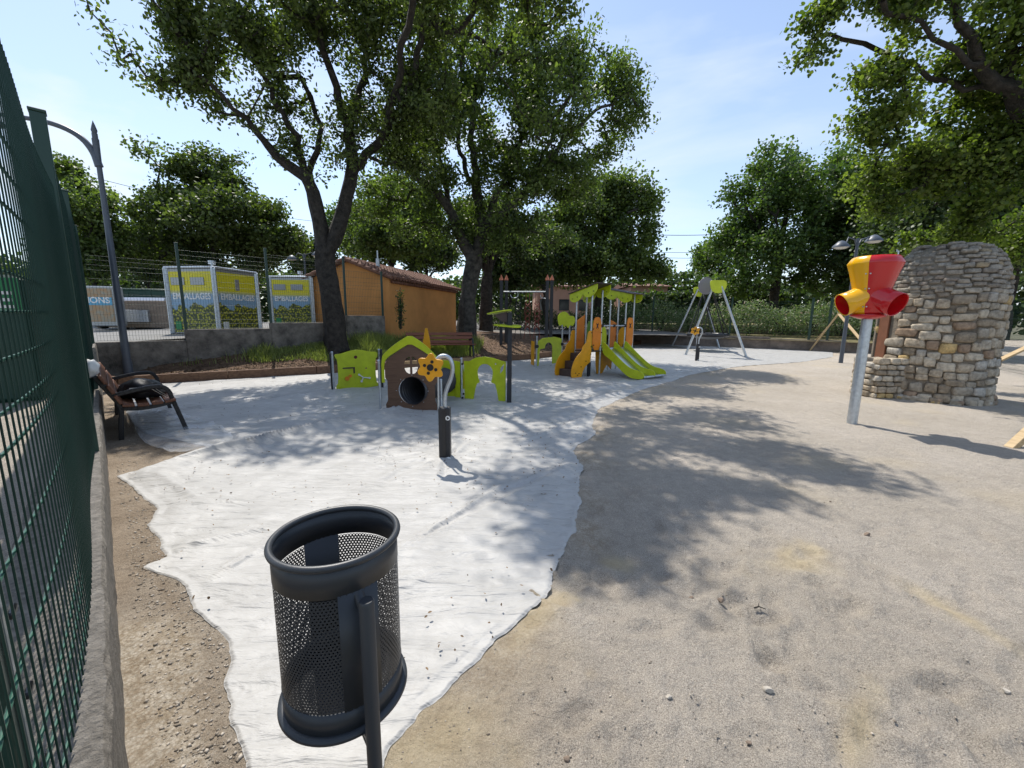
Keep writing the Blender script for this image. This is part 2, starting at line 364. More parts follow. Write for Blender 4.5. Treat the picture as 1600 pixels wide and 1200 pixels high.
SL = sorted([(1.10, -0.75), (1.22, -.92), (1.38, -1.09), (1.8, -1.40), (2.0, -1.72), (2.24, -1.99), (2.37, -2.33), (2.50, -2.28), (2.92, -2.77), (3.2, -2.95), (3.48, -3.36), (3.84, -3.88),
      (3.95, -3.86), (4.30, -3.72), (4.75, -3.66), (4.95, -4.15), (5.3, -4.9), (5.88, -5.63), (7.4, -7.2), (8.80, -8.72)])
SR = sorted([(1.10, -0.62), (1.18, -0.45), (1.3, -.44), (1.44, -.35), (1.75, -.10), (2.16, .2), (2.9, .50), (3.72, .66), (4.2, .78), (4.77, .73), (5.46, 1.16), (6.2, 1.25), (7.06, 1.53), (8.0, 2.15), (9.05, 2.87), (10.4, 4.1), (11.8, 5.21),
      (13.9, 7.63), (15.6, 11.0), (18, 14.1), (20.7, 16.2), (21.8, 15.3), (23, 13.3), (25.6, 9.0)])
def sheet_L(y):
    a = np.interp(y, [p[0] for p in SL], [p[1] for p in SL]); b = np.interp(y, [b[1]-.02 for b in BEAM], [b[0]+.05 for b in BEAM])
    return np.where(y < 8.85, a, b)
def sheet_R(y): return np.interp(y, [p[0] for p in SR], [p[1] for p in SR])

footprints = []
for i in range(190):
    px = rnd.uniform(820, 1640); py = 600+600*rnd.random()**0.8; g = gp(px, py); footprints.append((g.x, g.y, rnd.uniform(0, 6.3), rnd.uniform(.5, 1)))
def groundz(X, Y):
    z = 0.030*fbm(X*.8, Y*.8, 3)+0.020*fbm(X*4, Y*4, 3)+0.016*fbm(X*15, Y*15, 3)
    return z
def make_ground():
    nr, na = 300, 420
    r = 0.55*(60/0.55)**(np.arange(nr)/(nr-1)); a = np.radians(np.linspace(-100, 100, na))
    R, A = np.meshgrid(r, a, indexing='ij'); X = R*np.sin(A); Y = R*np.cos(A)
    Z = groundz(X, Y)
    for (fx, fy, th, k) in footprints:
        dx = X-fx; dy = Y-fy; msk = (dx*dx+dy*dy) < .16
        if not msk.any(): continue
        x = (dx*math.cos(th)+dy*math.sin(th))[msk]/.14; y = (-dx*math.sin(th)+dy*math.cos(th))[msk]/.055
        d = np.sqrt(x*x+y*y); Z[msk] += (1.5 if math.hypot(fx, fy) > 2 else .6)*k*(-0.014*np.exp(-(d/.9)**4)+0.007*np.exp(-((d-1.25)/.28)**2))
    lf = (X+Y)*0.7071
    V = np.stack([X, Y, Z-0.0], -1).reshape(-1, 3)
    inside = (X > sheet_L(Y)+.12) & (X < sheet_R(Y)-.12) & (Y > 1.25) & (Y < 25)
    Zs = np.where(inside, Z*0.4-0.015, Z)
    left = smoothstep(.25, -.25, X-sheet_L(Y)+.0) * (X < 0)
    near = smoothstep(2.75, 2.15, np.hypot(X, Y)+.5*fbm(X*3, Y*3, 3)+0*X)
    nearL = smoothstep(3.35, 2.75, np.hypot(X, Y)+1.0*fbm(X*2.5, Y*2.5, 3))
    soil = np.clip(left*(1-nearL)+left*smoothstep(.13, .04, np.abs(X-sheet_L(Y)+.05)+.10*fbm(X*9, Y*9))*0.8, 0, 1)
    grit = left*nearL
    dr = X-sheet_R(Y)+.16*fbm(X*5, Y*5, 4)
    bandR = smoothstep(.42, .1, dr)*(X > sheet_R(Y)-.3)
    grit = np.clip(grit+bandR*.75*smoothstep(-.25, .15, fbm(X*2.2+4, Y*2.2, 3)), 0, 1)
    soil = np.clip(soil+smoothstep(.5, .05, np.hypot(X-.0, (Y-1.5))*.8+.35*fbm(X*4, Y*4, 3))*.30, 0, 1)
    sand = np.zeros_like(X)
    for (px, py, rx, ry, th) in ((1250, 880, .20, .10, .3), (1270, 860, .1, .08, 0), (1230, 865, .16, .05, .7), (1490, 955, .05, .26, .12), (830, 970, .1, .3, -.6), (1345, 1130, .05, .2, -.8), (700, 1150, .3, .2, .4), (960, 880, .1, .07, 0)):
        g = gp(px, py); dx = X-g.x; dy = Y-g.y; u = (dx*math.cos(th)+dy*math.sin(th))/rx; v = (-dx*math.sin(th)+dy*math.cos(th))/ry
        sand = np.maximum(sand, np.exp(-(u*u+v*v)*(1+2.2*fbm(X*8, Y*8, 3)))*.8)
    sand = np.maximum(sand, .25*smoothstep(.10, .34, fbm(X*1.1+9, Y*1.1, 4)))
    V[:, 2] = Zs.ravel()
    i = np.arange(nr-1)[:, None]*na+np.arange(na-1)[None, :]
    Fc = np.stack([i, i+1, i+na+1, i+na], -1).reshape(-1)[::1]
    Fc = Fc.reshape(-1, 4)[:, ::-1].reshape(-1)
    o = fastmesh('ground', V, Fc, 4, M['ground'], smooth=True)
    for nme, arr in (('soil', soil), ('grit', grit), ('sand', sand)):
        at_ = o.data.attributes.new(nme, 'FLOAT', 'POINT'); at_.data.foreach_set('value', arr.astype(np.float32).ravel())
    tag(o, kind='structure')
make_ground()
mb = MB(); mb.grid(lambda u, v: ((u-.5)*1600, (v-.5)*1600, -0.12), 2, 2)
tag(mb.build('terrain', mat('far terrain', (0.10, 0.095, 0.05), 1.0, var=.3, vscale=.2)), kind='structure')

# sheet -------------------------------------------------------------
def make_sheet():
    nr, nc = 420, 300
    y = 1.12*(25.7/1.12)**(np.arange(nr)/(nr-1)); u = np.linspace(0, 1, nc)
    jl = .03*fbm(y*7, y*0+3, 4)*np.clip(9-y, 0, 1)*2+.02*fbm(y*30, y*0+3, 2); jr = .035*fbm(y*5, y*0+30, 4)*2+.02*fbm(y*33, y*0+3, 2)
    xl = sheet_L(y)+jl; xr = sheet_R(y)+jr
    X = xl[:, None]*(1-u)+xr[:, None]*u; Y = y[:, None]+0*X
    Y = Y+.05*fbm(X*4, Y*0+8, 3)*(Y < 1.6)
    Z = 0.014+groundz(X, Y)*np.exp(-np.minimum(u, 1-u)[None, :]*(xr-xl)[:, None]/.35)+0.03*fbm(X*1.2, Y*1.2, 3)+0.030*np.abs(fbm(X*2+1.2*Y, Y*5-1.5*X, 4))+.012*fbm(X*7, Y*7, 3)
    Z += 0.045*np.clip(.26-np.abs(fbm(X*1.0+Y*.5+3, (Y-.5*X)*2.6, 3))*4, 0, 1)*smoothstep(-.1, .25, fbm(X*.9, Y*.9+7, 2))
    def seam(p0, p1, h, fade):
        nonlocal Z
        d = (p1-p0).to_2d(); Ln = d.length; d.normalize(); dx = X-p0.x; dy = Y-p0.y; t = dx*d.x+dy*d.y; q = -dx*d.y+dy*d.x+.05*fbm(t*.9+p0.y, t*0+4, 3)
        Z += smoothstep(-.1, .15, t)*smoothstep(Ln+.1, Ln-.15, t)*h*smoothstep(.05, -.03, q)*np.exp(np.minimum(q, 0)/fade)
    def ridge(p0, p1, amp, wd, lay=0.0):
        nonlocal Z
        d = (p1-p0).to_2d(); Ln = d.length; d.normalize(); dx = X-p0.x; dy = Y-p0.y
        t = dx*d.x+dy*d.y; q = -dx*d.y+dy*d.x+.05*fbm(t*1.3+p0.x, t*0, 3)*2
        m = smoothstep(-.2, .2, t)*smoothstep(Ln+.2, Ln-.2, t)
        Z += m*1.5*amp*(np.exp(-(q/wd)**2)*(1+.6*fbm(t*3, t*0+2, 2))+.5*np.exp(-((q-2.4*wd)/wd)**2)) + lay*m*np.clip(1-np.abs(q)/.02, 0, 1)
    ridge(gp(225, 738), gp(600, 648), .035, .045); ridge(gp(600, 648), gp(640, 640), .02, .04)
    ridge(gp(235, 650), gp(520, 612), .035, .05); ridge(gp(250, 745), gp(330, 790), .02, .06)
    ridge(gp(615, 868), gp(780, 770), .022, .018); ridge(gp(780, 770), gp(885, 735), .022, .02)
    ridge(gp(250, 865), gp(420, 825), .02, .03); ridge(gp(330, 905), gp(420, 850), .014, .02)
    ridge(gp(800, 700), gp(930, 650), .016, .03); ridge(gp(330, 700), gp(345, 690), .04, .06)
    ridge(gp(850, 640), gp(1040, 600), .02, .05); ridge(gp(640, 1130), gp(850, 945), .02, .03)
    ridge(gp(500, 960), gp(700, 900), .012, .03); ridge(gp(880, 620), gp(1130, 573), .03, .09)
    seam(gp(200, 745), gp(650, 636), .075, .25); seam(gp(250, 652), gp(640, 598), .06, .3); seam(gp(560, 900), gp(930, 712), .04, .22); seam(gp(870, 650), gp(1100, 580), .03, .5)
    for (cx, cy, am) in ((-.74, 4.41, .020), (5.0, 5.0, 0), (-.05, 7.47, .014), (-2.2, 6.75, .016), (-3.7, 8.4, .015)):
        dx = X-cx; dy = Y-cy; r = np.hypot(dx, dy)+1e-4; th = np.arctan2(dy, dx)
        Z += 1.7*am*np.exp(-r/.9)*smoothstep(0.02, .25, r)*(.5+.5*np.cos(th*11+2*fbm(th*2, r*2, 2)*6))+am*1.2*np.exp(-(r/.14)**2)
    for c in rd_bumps:
        Z += .03*np.exp(-((X-c[0])**2+(Y-c[1])**2)/.02)
    edge = np.minimum(u, 1-u)[None, :]*(xr-xl)[:, None]
    Z = (Z-groundz(X, Y)*np.exp(-edge/.35))*(1-.85*np.exp(-(edge/.14)**2))+groundz(X, Y)*np.exp(-edge/.35)
    Z = np.maximum(Z, .011+groundz(X, Y)*np.exp(-edge/.35))+.006*np.exp(-(edge/.04)**2)*(.5+fbm(X*6, Y*6, 2)*2)-.010*np.exp(-(edge/.012)**2)
    V = np.stack([X, Y, Z], -1).reshape(-1, 3)
    i = np.arange(nr-1)[:, None]*nc+np.arange(nc-1)[None, :]
    Fc = np.stack([i, i+1, i+nc+1, i+nc], -1).reshape(-1)
    m = mat('white geotextile', (0.36, 0.35, 0.33), 0.5, col2=(0.47, 0.458, 0.435), vscale=2.6, spec=0.35)
    t = m.node_tree; p = t.nodes['Principled BSDF']
    p.inputs['Sheen Weight'].default_value = 0.15
    co = N(t, 'ShaderNodeTexCoord'); mpp = N(t, 'ShaderNodeMapping'); mpp.inputs['Scale'].default_value = (38, 150, 1); mpp.inputs['Rotation'].default_value = (0, 0, .55)
    n = N(t, 'ShaderNodeTexNoise'); n.inputs['Scale'].default_value = 1; n.inputs['Detail'].default_value = 5
    mp3 = N(t, 'ShaderNodeMapping'); mp3.inputs['Scale'].default_value = (1.4, 6.0, 1); mp3.inputs['Rotation'].default_value = (0, 0, -.45)
    n2 = N(t, 'ShaderNodeTexNoise'); n2.inputs['Scale'].default_value = 2.0; n2.inputs['Detail'].default_value = 7; n2.inputs['Distortion'].default_value = 0.8
    b = N(t, 'ShaderNodeBump'); b.inputs['Strength'].default_value = .5; b.inputs['Distance'].default_value = .003
    b2 = N(t, 'ShaderNodeBump'); b2.inputs['Strength'].default_value = .75; b2.inputs['Distance'].default_value = .045
    for x, yy in ((co.outputs['Object'], mpp.inputs[0]), (mpp.outputs[0], n.inputs['Vector']), (n.outputs['Fac'], b.inputs['Height']), (co.outputs['Object'], mp3.inputs[0]), (mp3.outputs[0], n2.inputs['Vector']),
                  (n2.outputs['Fac'], b2.inputs['Height']), (b.outputs[0], b2.inputs['Normal']), (b2.outputs[0], p.inputs['Normal'])): t.links.new(x, yy)
    o = fastmesh('ground_sheet', V, Fc, 4, m, smooth=True)
    tag(o, 'large wrinkled white fabric sheet laid over the playground floor', 'ground sheet')
rd_bumps = [(rnd.uniform(-3, 1), rnd.uniform(2.5, 9)) for _ in range(10)]
make_sheet()

# clear plastic piece below the bench
def plastic():
    out = [gp(*p) for p in ((205, 650), (215, 688), (240, 708), (290, 716), (335, 703), (372, 694), (350, 672), (300, 655), (250, 645))]
    c = sum(out, Vector())/len(out); mb = MB(); mb.smooth = True; nr_ = 14; pts = chaikin([(p.x, p.y) for p in out], 3); n = len(pts); vs = []
    for k in range(nr_+1):
        for (x, y) in pts:
            X = c.x+(x-c.x)*k/nr_; Y = c.y+(y-c.y)*k/nr_
            vs.append((X, Y, .055+.05*float(fbm(np.array(X*7), np.array(Y*7), 3))+.035*abs(float(fbm(np.array(X*3+9), np.array(Y*8), 2)))))
    fs = [(k*n+i, k*n+(i+1) % n, (k+1)*n+(i+1) % n, (k+1)*n+i) for k in range(nr_) for i in range(n)]
    mb.add(vs, fs)
    m = mat('clear plastic', (0.7, 0.72, 0.74), .18, spec=.6); t = m.node_tree; p = t.nodes['Principled BSDF']; p.inputs['Alpha'].default_value = .30
    tag(mb.build('plastic_wrap', m), 'crumpled clear plastic film lying under the near bench', 'plastic film')
plastic()

# bank, far ground --------------------------------------------------
def bank():
    xs = np.linspace(-9.6, 9, 190); vs = []; nv = 60
    V = []
    for x in xs:
        y0 = float(beamY(x))+.02
        for k in range(nv):
            y = y0+(k/(nv-1))**1.6*18
            V.append((x, y))
    V = np.array(V); Z = bankz(V[:, 0], V[:, 1])+.05*fbm(V[:, 0]*1.5, V[:, 1]*1.5, 4)*np.clip((V[:, 1]-beamY(V[:, 0]))*2, 0, 1)
    V = np.column_stack([V, Z]); n = len(xs)
    i = np.arange(n-1)[:, None]*nv+np.arange(nv-1)[None, :]
    Fc = np.stack([i, i+nv, i+nv+1, i+1], -1).reshape(-1)
    m = mat('mulched soil', (0.055, 0.030, 0.017), .95, col2=(0.22, 0.135, 0.08), vscale=9, bump=1, bscale=40, bdist=.03)
    tag(fastmesh('bank', V, Fc, 4, m, smooth=True), kind='structure')
bank()
# car park beyond the left rear wall, court ground outside the fence, verge beyond the rear wall
mb = MB()
W0 = Vector((-9.4, 9.3, 0)); WD = Vector((1, 1, 0)).normalized(); WN = Vector((-1, 1, 0)).normalized()
def park(u, v):
    p = W0+WD*(-30+u*36.2)+WN*(.12+v*40); z = .90+.06*max(0, (p-W0).dot(WD))*.8; return (p.x, p.y, min(z, 1.25))
mb.grid(park, 40, 6); tag(mb.build('car_park', M['asphalt']), kind='structure')
mb = MB(); mb.grid(lambda u, v: tuple(fp(-3+u*16.0, .34+v*14, .36+.5*max(0, u-.72)/.28)), 60, 20)
tag(mb.build('court_ground', M['ground']), kind='structure')
mb = MB()
RW = [(8.1, 26.0), (16.4, 20.9), (18.5, 19.0)]
def verge(u, v):
    p0 = Vector((5, 28, 0)).lerp(Vector((19.5, 18.5, 0)), u); n = Vector((.53, .85, 0)); p = p0+n*(v*45)
    return (p.x, p.y, .52+min(2.2*v, .75)*1.0+.1*math.sin(u*9+v*30)*v)
mb.grid(verge, 40, 40)
tag(mb.build('verge', mat('dry grass verge', (0.10, 0.095, 0.035), .95, col2=(0.24, 0.20, 0.10), vscale=3, bump=.8, bscale=25, bdist=.03)), kind='structure')
mb = MB(); mb.grid(lambda u, v: (-14+u*24, 22+v*50, .72+.6*v), 12, 12)
tag(mb.build('gravel_path', mat('grey gravel', (0.12, 0.11, 0.10), .95, col2=(0.22, 0.20, 0.18), vscale=4, bump=.6, bscale=60)), kind='structure')

# ------------------------------------------------------------------ scatter stuff
def rand_frames(n, rs, upbias=0.6):
    nrm = rs.normal(size=(n, 3)); nrm[:, 2] = nrm[:, 2]+upbias; nrm /= np.linalg.norm(nrm, axis=1)[:, None]+1e-9
    t = rs.normal(size=(n, 3)); t -= nrm*(t*nrm).sum(1)[:, None]; t /= np.linalg.norm(t, axis=1)[:, None]+1e-9
    return t, np.cross(nrm, t), nrm
LEAF = np.array([[0, 0, 0], [.35, .27, .05], [.78, .22, .03], [1, 0, -.06], [.78, -.22, .03], [.35, -.27, .05]]); LF = np.array([[0, 3, 2, 1], [0, 5, 4, 3]])
LEAFB = np.array([[0, 0, 0], [.30, .42, .05], [.72, .34, .03], [1, 0, -.08], [.72, -.34, .03], [.30, -.42, .05]])
def leafmesh(name, C, size, material, parent, rs, tmpl=LEAF, upbias=.6, bright=None, droop=0.0):
    n = len(C); t, b, nn = rand_frames(n, rs, upbias)
    if droop: t[:, 2] -= droop; t /= np.linalg.norm(t, axis=1)[:, None]; b = np.cross(nn, t); b /= np.linalg.norm(b, axis=1)[:, None]+1e-9
    sz = size*rs.uniform(.6, 1.25, n)
    V = C[:, None, :]+sz[:, None, None]*(tmpl[None, :, 0:1]*t[:, None]+tmpl[None, :, 1:2]*b[:, None]+tmpl[None, :, 2:3]*nn[:, None])
    k = len(tmpl); Fc = (np.arange(n)[:, None, None]*k+LF[None]).reshape(-1)
    at_ = rs.uniform(0, 1, n) if bright is None else np.clip(bright+rs.normal(0, .18, n), 0, 1)
    return fastmesh(name, V.reshape(-1, 3), Fc, 4, material, parent, attr=np.repeat(at_, k))

def tree(name, label, limbs, blobs, ncl, per, lsize, lmat, bmat, seed, cat='tree', group=None, sd=.34, tmpl=LEAF, twr=.011, side=8, drop=0.0, step=.45, sag=.0, void=None, extra=()):
    rs = np.random.RandomState(seed)
    base = Vector(limbs[0][0][0]); root = empty(name, base, 0, label, cat, group); b0 = np.array(base)
    P = []; par = []; rad = []; main = MB()
    for lb in limbs:
        pts = [np.array(p, float) for p, r in lb]; rr = [r*.76 for p, r in lb]
        # densify with a spline feel
        dp = []; dr = []
        for i in range(len(pts)-1):
            p0 = pts[max(i-1, 0)]; p1 = pts[i]; p2 = pts[i+1]; p3 = pts[min(i+2, len(pts)-1)]
            n = max(2, int(np.linalg.norm(p2-p1)/.28))
            for k in range(n):
                t = k/n; q = .5*((2*p1)+(-p0+p2)*t+(2*p0-5*p1+4*p2-p3)*t*t+(-p0+3*p1-3*p2+p3)*t**3)
                dp.append(q+rs.normal(0, .012, 3)*(1+3*(rr[i] < .15))); dr.append(rr[i]*(1-t)+rr[i+1]*t)
        dp.append(pts[-1]); dr.append(rr[-1])
        nsd = 14 if rr[0] > .15 else 8
        # bark ring tube
        vs = []; up = np.array([1., 0, 0])
        for i in range(len(dp)):
            tt = dp[min(i+1, len(dp)-1)]-dp[max(i-1, 0)]; tt /= np.linalg.norm(tt)+1e-9
            a = up-tt*up.dot(tt); a /= np.linalg.norm(a)+1e-9; up = a; b = np.cross(tt, a)
            for j in range(nsd):
                th = 2*math.pi*j/nsd; w_ = 1+.13*math.sin(3*th+i*.35+seed)+.09*math.sin(5*th-i*.5)+rs.normal(0, .04)
                vs.append(dp[i]+(a*math.cos(th)+b*math.sin(th))*dr[i]*w_-b0)
        main.smooth = True
        main.add(vs, [(i*nsd+j, i*nsd+(j+1) % nsd, (i+1)*nsd+(j+1) % nsd, (i+1)*nsd+j) for i in range(len(dp)-1) for j in range(nsd)])
        prev = -1
        if P:
            d = np.linalg.norm(np.array(P)-dp[0], axis=1); prev = int(d.argmin())
        for q, r in zip(dp, dr): P.append(q); par.append(prev); rad.append(r); prev = len(P)-1
    nmain = len(P); P = np.array(P)
    cen = np.array([b[0] for b in blobs], float); R = np.array([b[1] if len(np.shape(b[1])) else (b[1],)*3 for b in blobs], float)
    vol = R.prod(1)**.72; ix = rs.choice(len(blobs), ncl, p=vol/vol.sum())
    dvec = rs.normal(size=(ncl, 3)); dvec /= np.linalg.norm(dvec, axis=1)[:, None]
    rr_ = rs.uniform(0.12, 1, ncl)**.45*(1+rs.normal(0, .09, ncl)); A = cen[ix]+dvec*R[ix]*rr_[:, None]
    vn = np.array([noise.noise(Vector(a_)*(.80 if sd < .4 else .45)+Vector((seed, 0, 0))) for a_ in A]); A = A[vn > (void if void is not None else -.01 if sd < .4 else -.04)]
    for (c_, r_, k_) in extra: A = np.vstack([A, np.array(c_)+rs.uniform(-1, 1, (k_, 3))*np.array(r_)*.85])
    ncl = len(A)
    first = max(3, int(len(limbs[0])*.55)); trunk_skip = sum(1 for _ in range(0))
    ok = np.ones(nmain, bool); zcut = limbs[0][-1][0][2]
    ok &= (P[:, 2] > b0[2]+.55*(zcut-b0[2]))
    d0 = np.array([np.linalg.norm(P[ok]-a, axis=1).min() for a in A]); order = np.argsort(d0)
    cap = nmain+ncl*14; PP = np.zeros((cap, 3)); PP[:nmain] = P; cnt = nmain; okk = np.zeros(cap, bool); okk[:nmain] = ok
    par = list(par)+[0]*(cap-nmain); tips = []
    for o_ in order:
        a = A[o_]; cand = np.where(okk[:cnt])[0]; dd = PP[cand]-a; dist = np.sqrt((dd*dd).sum(1)); pen = dist+.35*np.maximum(0, dd[:, 2])
        j = cand[int(pen.argmin())]; L_ = np.linalg.norm(a-PP[j]); n = int(min(12, max(1, round(L_/step))))
        p0 = PP[j].copy(); prev = j; off = rs.normal(0, .10*L_, 3); off[2] = abs(off[2])*.8-sag*L_
        for k in range(1, n+1):
            t = k/n; q = p0*(1-t)+a*t+off*math.sin(math.pi*t)*.9+rs.normal(0, .03, 3)
            PP[cnt] = q; par[cnt] = prev; okk[cnt] = True; prev = cnt; cnt += 1
        tips.append(prev)
    P = PP[:cnt]; desc = np.zeros(cnt)
    for t_ in tips: desc[t_] += 1
    for i in range(cnt-1, nmain-1, -1): desc[par[i]] += desc[i] if par[i] >= nmain else 0
    r2 = twr*np.maximum(desc, 1)**.46
    # twigs
    ii = np.arange(nmain, cnt); pp = np.array(par[:cnt])[ii]; a = P[pp]; b = P[ii]; ra = np.where(pp >= nmain, r2[np.minimum(pp, cnt-1)], r2[ii]*1.15); ra = np.minimum(ra, r2[ii]*1.8); rb = r2[ii]
    d = b-a; d /= np.linalg.norm(d, axis=1)[:, None]+1e-9; ref = np.where(np.abs(d[:, 2:3]) < .9, np.array([[0, 0, 1.]]), np.array([[1., 0, 0]])); u = np.cross(ref, d); u /= np.linalg.norm(u, axis=1)[:, None]+1e-9; v_ = np.cross(d, u)
    k = 5; th = np.arange(k)*2*math.pi/k; cs = np.cos(th)[None, :, None]; sn = np.sin(th)[None, :, None]; ringd = u[:, None]*cs+v_[:, None]*sn
    V = np.concatenate([(a[:, None]-.02*d[:, None])+ringd*ra[:, None, None], b[:, None]+ringd*rb[:, None, None]], 1).reshape(-1, 3)-b0
    idx = np.arange(len(ii))[:, None, None]*2*k; q = np.array([[j, (j+1) % k, k+(j+1) % k, k+j] for j in range(k)])[None]
    tv = main.v; nb = len(tv)
    allV = np.concatenate([np.array(tv), V]); allF = np.concatenate([np.array(main.f).reshape(-1), (idx+q).reshape(-1)+nb])
    fastmesh('trunk', allV, allF, 4, bmat, root, smooth=True)
    # leaves
    ti = np.array(tips); nt_ = len(ti); C = np.repeat(P[ti], per, 0)-b0; s = np.clip(rs.normal(size=C.shape), -1.7, 1.7)*np.array([sd, sd, sd*.85]); C = C+s
    par_np = np.array(par[:cnt]); mid = par_np[ti]; C2 = np.repeat(P[mid], per//3, 0)-b0; C2 = C2+rs.normal(size=C2.shape)*sd*.6
    br = np.concatenate([np.repeat(rs.uniform(.1, .9, nt_), per), np.repeat(rs.uniform(.1, .9, nt_), per//3)])
    leafmesh('crown', np.concatenate([C, C2]), lsize, lmat, root, rs, tmpl, bright=br, droop=drop)
    return root
def W(p, Y=None): return tuple(at(p[0], p[1], p[2]))
def blob(px, py, Y, r, ry=None, d=None):
    c = at(px, py, Y); s = Y/F; return (tuple(c), (r*s, d or r*s*.9, (ry or r)*s))
def limb(*pts): return [(W(p[:3]), p[3]) for p in pts]

# main oak, left of centre
b1 = at(527, 520, 12.6); b1.z = float(bankz(b1.x, b1.y))-.1
T1L = [[(tuple(b1), .50), (tuple(b1+Vector((-.05, 0, .35))), .42)] + limb((516, 460, 12.6, .36), (508, 415, 12.6, .34), (509, 392, 12.6, .34)),
       limb((509, 398, 12.6, .28), (498, 345, 12.5, .25), (488, 300, 12.4, .23), (476, 277, 12.3, .20), (450, 258, 12.1, .16), (420, 232, 11.8, .12), (396, 204, 11.5, .095), (365, 170, 11.2, .07), (300, 110, 10.6, .05)),
       limb((476, 277, 12.3, .15), (466, 255, 12.4, .12), (462, 215, 12.2, .10), (430, 160, 12, .08), (400, 100, 12, .06)),
       limb((509, 398, 12.6, .28), (528, 355, 12.7, .27), (541, 305, 12.8, .25), (550, 262, 12.9, .22), (543, 200, 12.7, .17), (520, 130, 12.5, .13), (500, 50, 12, .1), (480, -60, 12, .07)),
       limb((550, 265, 12.9, .19), (572, 240, 12.8, .16), (600, 205, 12.6, .14), (630, 160, 12.3, .12), (655, 90, 12, .10), (660, -20, 11.5, .08), (640, -140, 11, .05)),
       limb((543, 215, 12.7, .12), (560, 150, 12.9, .1), (575, 60, 13, .08), (590, -60, 13, .05)),
       limb((488, 300, 12.4, .12), (478, 270, 12.6, .11), (500, 215, 12.8, .09), (470, 120, 12.8, .07)),
       limb((600, 205, 12.6, .11), (620, 130, 11.5, .1), (640, 20, 10.2, .09), (660, -130, 9, .07))]
T1B = [blob(205, 28, 10.6, 50, 36), blob(255, 70, 10.8, 75, 62), blob(300, -50, 11, 130, 60), blob(360, 90, 11.6, 85, 72), blob(330, 150, 11.4, 40, 26), blob(440, 60, 12, 110, 90), blob(430, -60, 12, 150, 60),
       blob(420, 180, 12, 50, 34), blob(500, 190, 12.8, 62, 44), blob(560, 90, 12.8, 100, 90), blob(600, 215, 12.8, 75, 42), blob(560, 250, 12.6, 45, 22), blob(650, 160, 12.4, 66, 55), blob(640, 40, 12, 75, 70), blob(600, -60, 12, 120, 50),
       blob(640, 262, 13, 42, 26), blob(520, 285, 12.4, 26, 18), blob(455, 235, 12.2, 22, 16)]
SHADE = [(960, 690), (1045, 690), (1120, 695), (1200, 715), (1270, 728), (990, 745), (1085, 745), (1160, 765), (950, 800), (990, 815), (950, 850), (990, 855), (860, 790), (885, 830), (820, 755), (900, 750), (1010, 650), (1090, 648), (1170, 660), (980, 615), (1060, 612)]  # ground spots in tree shade; extra leaf clusters are added up-sun to cast it
SHX = []
for (gx, gy) in SHADE:
    g = gp(gx, gy); hh_ = 9.4; k_ = hh_/math.tan(SUN_EL); SHX.append(((g.x+math.sin(SUN_AZ)*k_, g.y+math.cos(SUN_AZ)*k_, hh_), ((.22 if g.y < 2.8 else .36 if g.y < 3.8 else .66),)*2+(.35,), 4 if g.y < 2.8 else 8 if g.y < 3.8 else 13))
tree('oak_tree', 'large oak with forked dark trunk rising from the grassy bank beside the ochre hut', T1L, T1B, 1600, 58, .112, M['leafoak'], M['bark'], 11, group='trees around the playground', sd=.20, sag=.02, extra=SHX, void=.03)

# second oak, centre
b2 = at(730, 524, 17); b2.z = float(bankz(b2.x, b2.y))-.1
T2L = [[(tuple(b2), .62), (tuple(b2+Vector((0, 0, .5))), .50)] + limb((731, 470, 17, .42), (734, 430, 17, .40), (741, 400, 17, .40)),
       limb((740, 405, 17, .33), (722, 372, 16.9, .28), (706, 335, 16.7, .24), (690, 310, 16.5, .2), (664, 288, 16.3, .16), (648, 278, 16.1, .12), (620, 230, 16, .08)),
       limb((741, 405, 17, .33), (752, 370, 17.1, .28), (748, 320, 17.2, .22), (740, 240, 17.2, .16), (742, 150, 17, .12), (760, 50, 17, .09), (790, -20, 17, .06)),
       limb((752, 372, 17.1, .22), (785, 335, 17, .19), (825, 295, 16.8, .16), (850, 262, 16.6, .13), (885, 215, 16.6, .10), (930, 175, 16.6, .07), (985, 140, 16.5, .04)),
       limb((825, 295, 16.8, .11), (850, 240, 17.2, .09), (890, 150, 17.2, .07), (920, 90, 17.2, .05)),
       limb((760, 350, 17.1, .16), (790, 270, 17.4, .13), (830, 180, 17.6, .10), (860, 80, 17.6, .07)),
       limb((748, 320, 17.2, .14), (722, 250, 17, .11), (715, 150, 16.8, .09), (735, 40, 16.6, .06)),
       limb((706, 335, 16.7, .14), (690, 260, 17, .11), (670, 190, 17, .08))]
T2B = [blob(660, 170, 16.6, 70, 70), blob(720, 90, 17, 90, 90), blob(790, 30, 17, 85, 60), blob(800, 120, 17.4, 90, 80), blob(880, 105, 17.2, 60, 60), blob(915, 130, 17.2, 70, 45), blob(965, 165, 16.8, 48, 45), blob(945, 75, 17.2, 40, 26),
       blob(900, 200, 17, 80, 55), blob(960, 220, 16.8, 45, 22), blob(830, 220, 17.4, 90, 70), blob(740, 220, 17.2, 90, 80), blob(650, 270, 16.6, 70, 50), blob(700, 320, 17, 60, 40), blob(600, 310, 17, 50, 34), blob(800, 320, 17.2, 80, 45),
       blob(880, 285, 16.9, 65, 38), blob(760, 365, 17.2, 60, 28), blob(640, 350, 17.6, 60, 28), blob(850, 360, 17.6, 70, 28), blob(840, 95, 13.8, 55, 40), blob(785, 70, 12.8, 45, 36), blob(895, 130, 13.6, 46, 36), blob(860, 170, 14.2, 46, 30)]
tree('oak_tree', 'tall spreading oak with a grey trunk standing at the right end of the ochre hut', T2L, T2B, 1600, 64, .14, M['leafoak2'], M['barkgrey'], 23, group='trees around the playground', sd=.25, sag=.02)

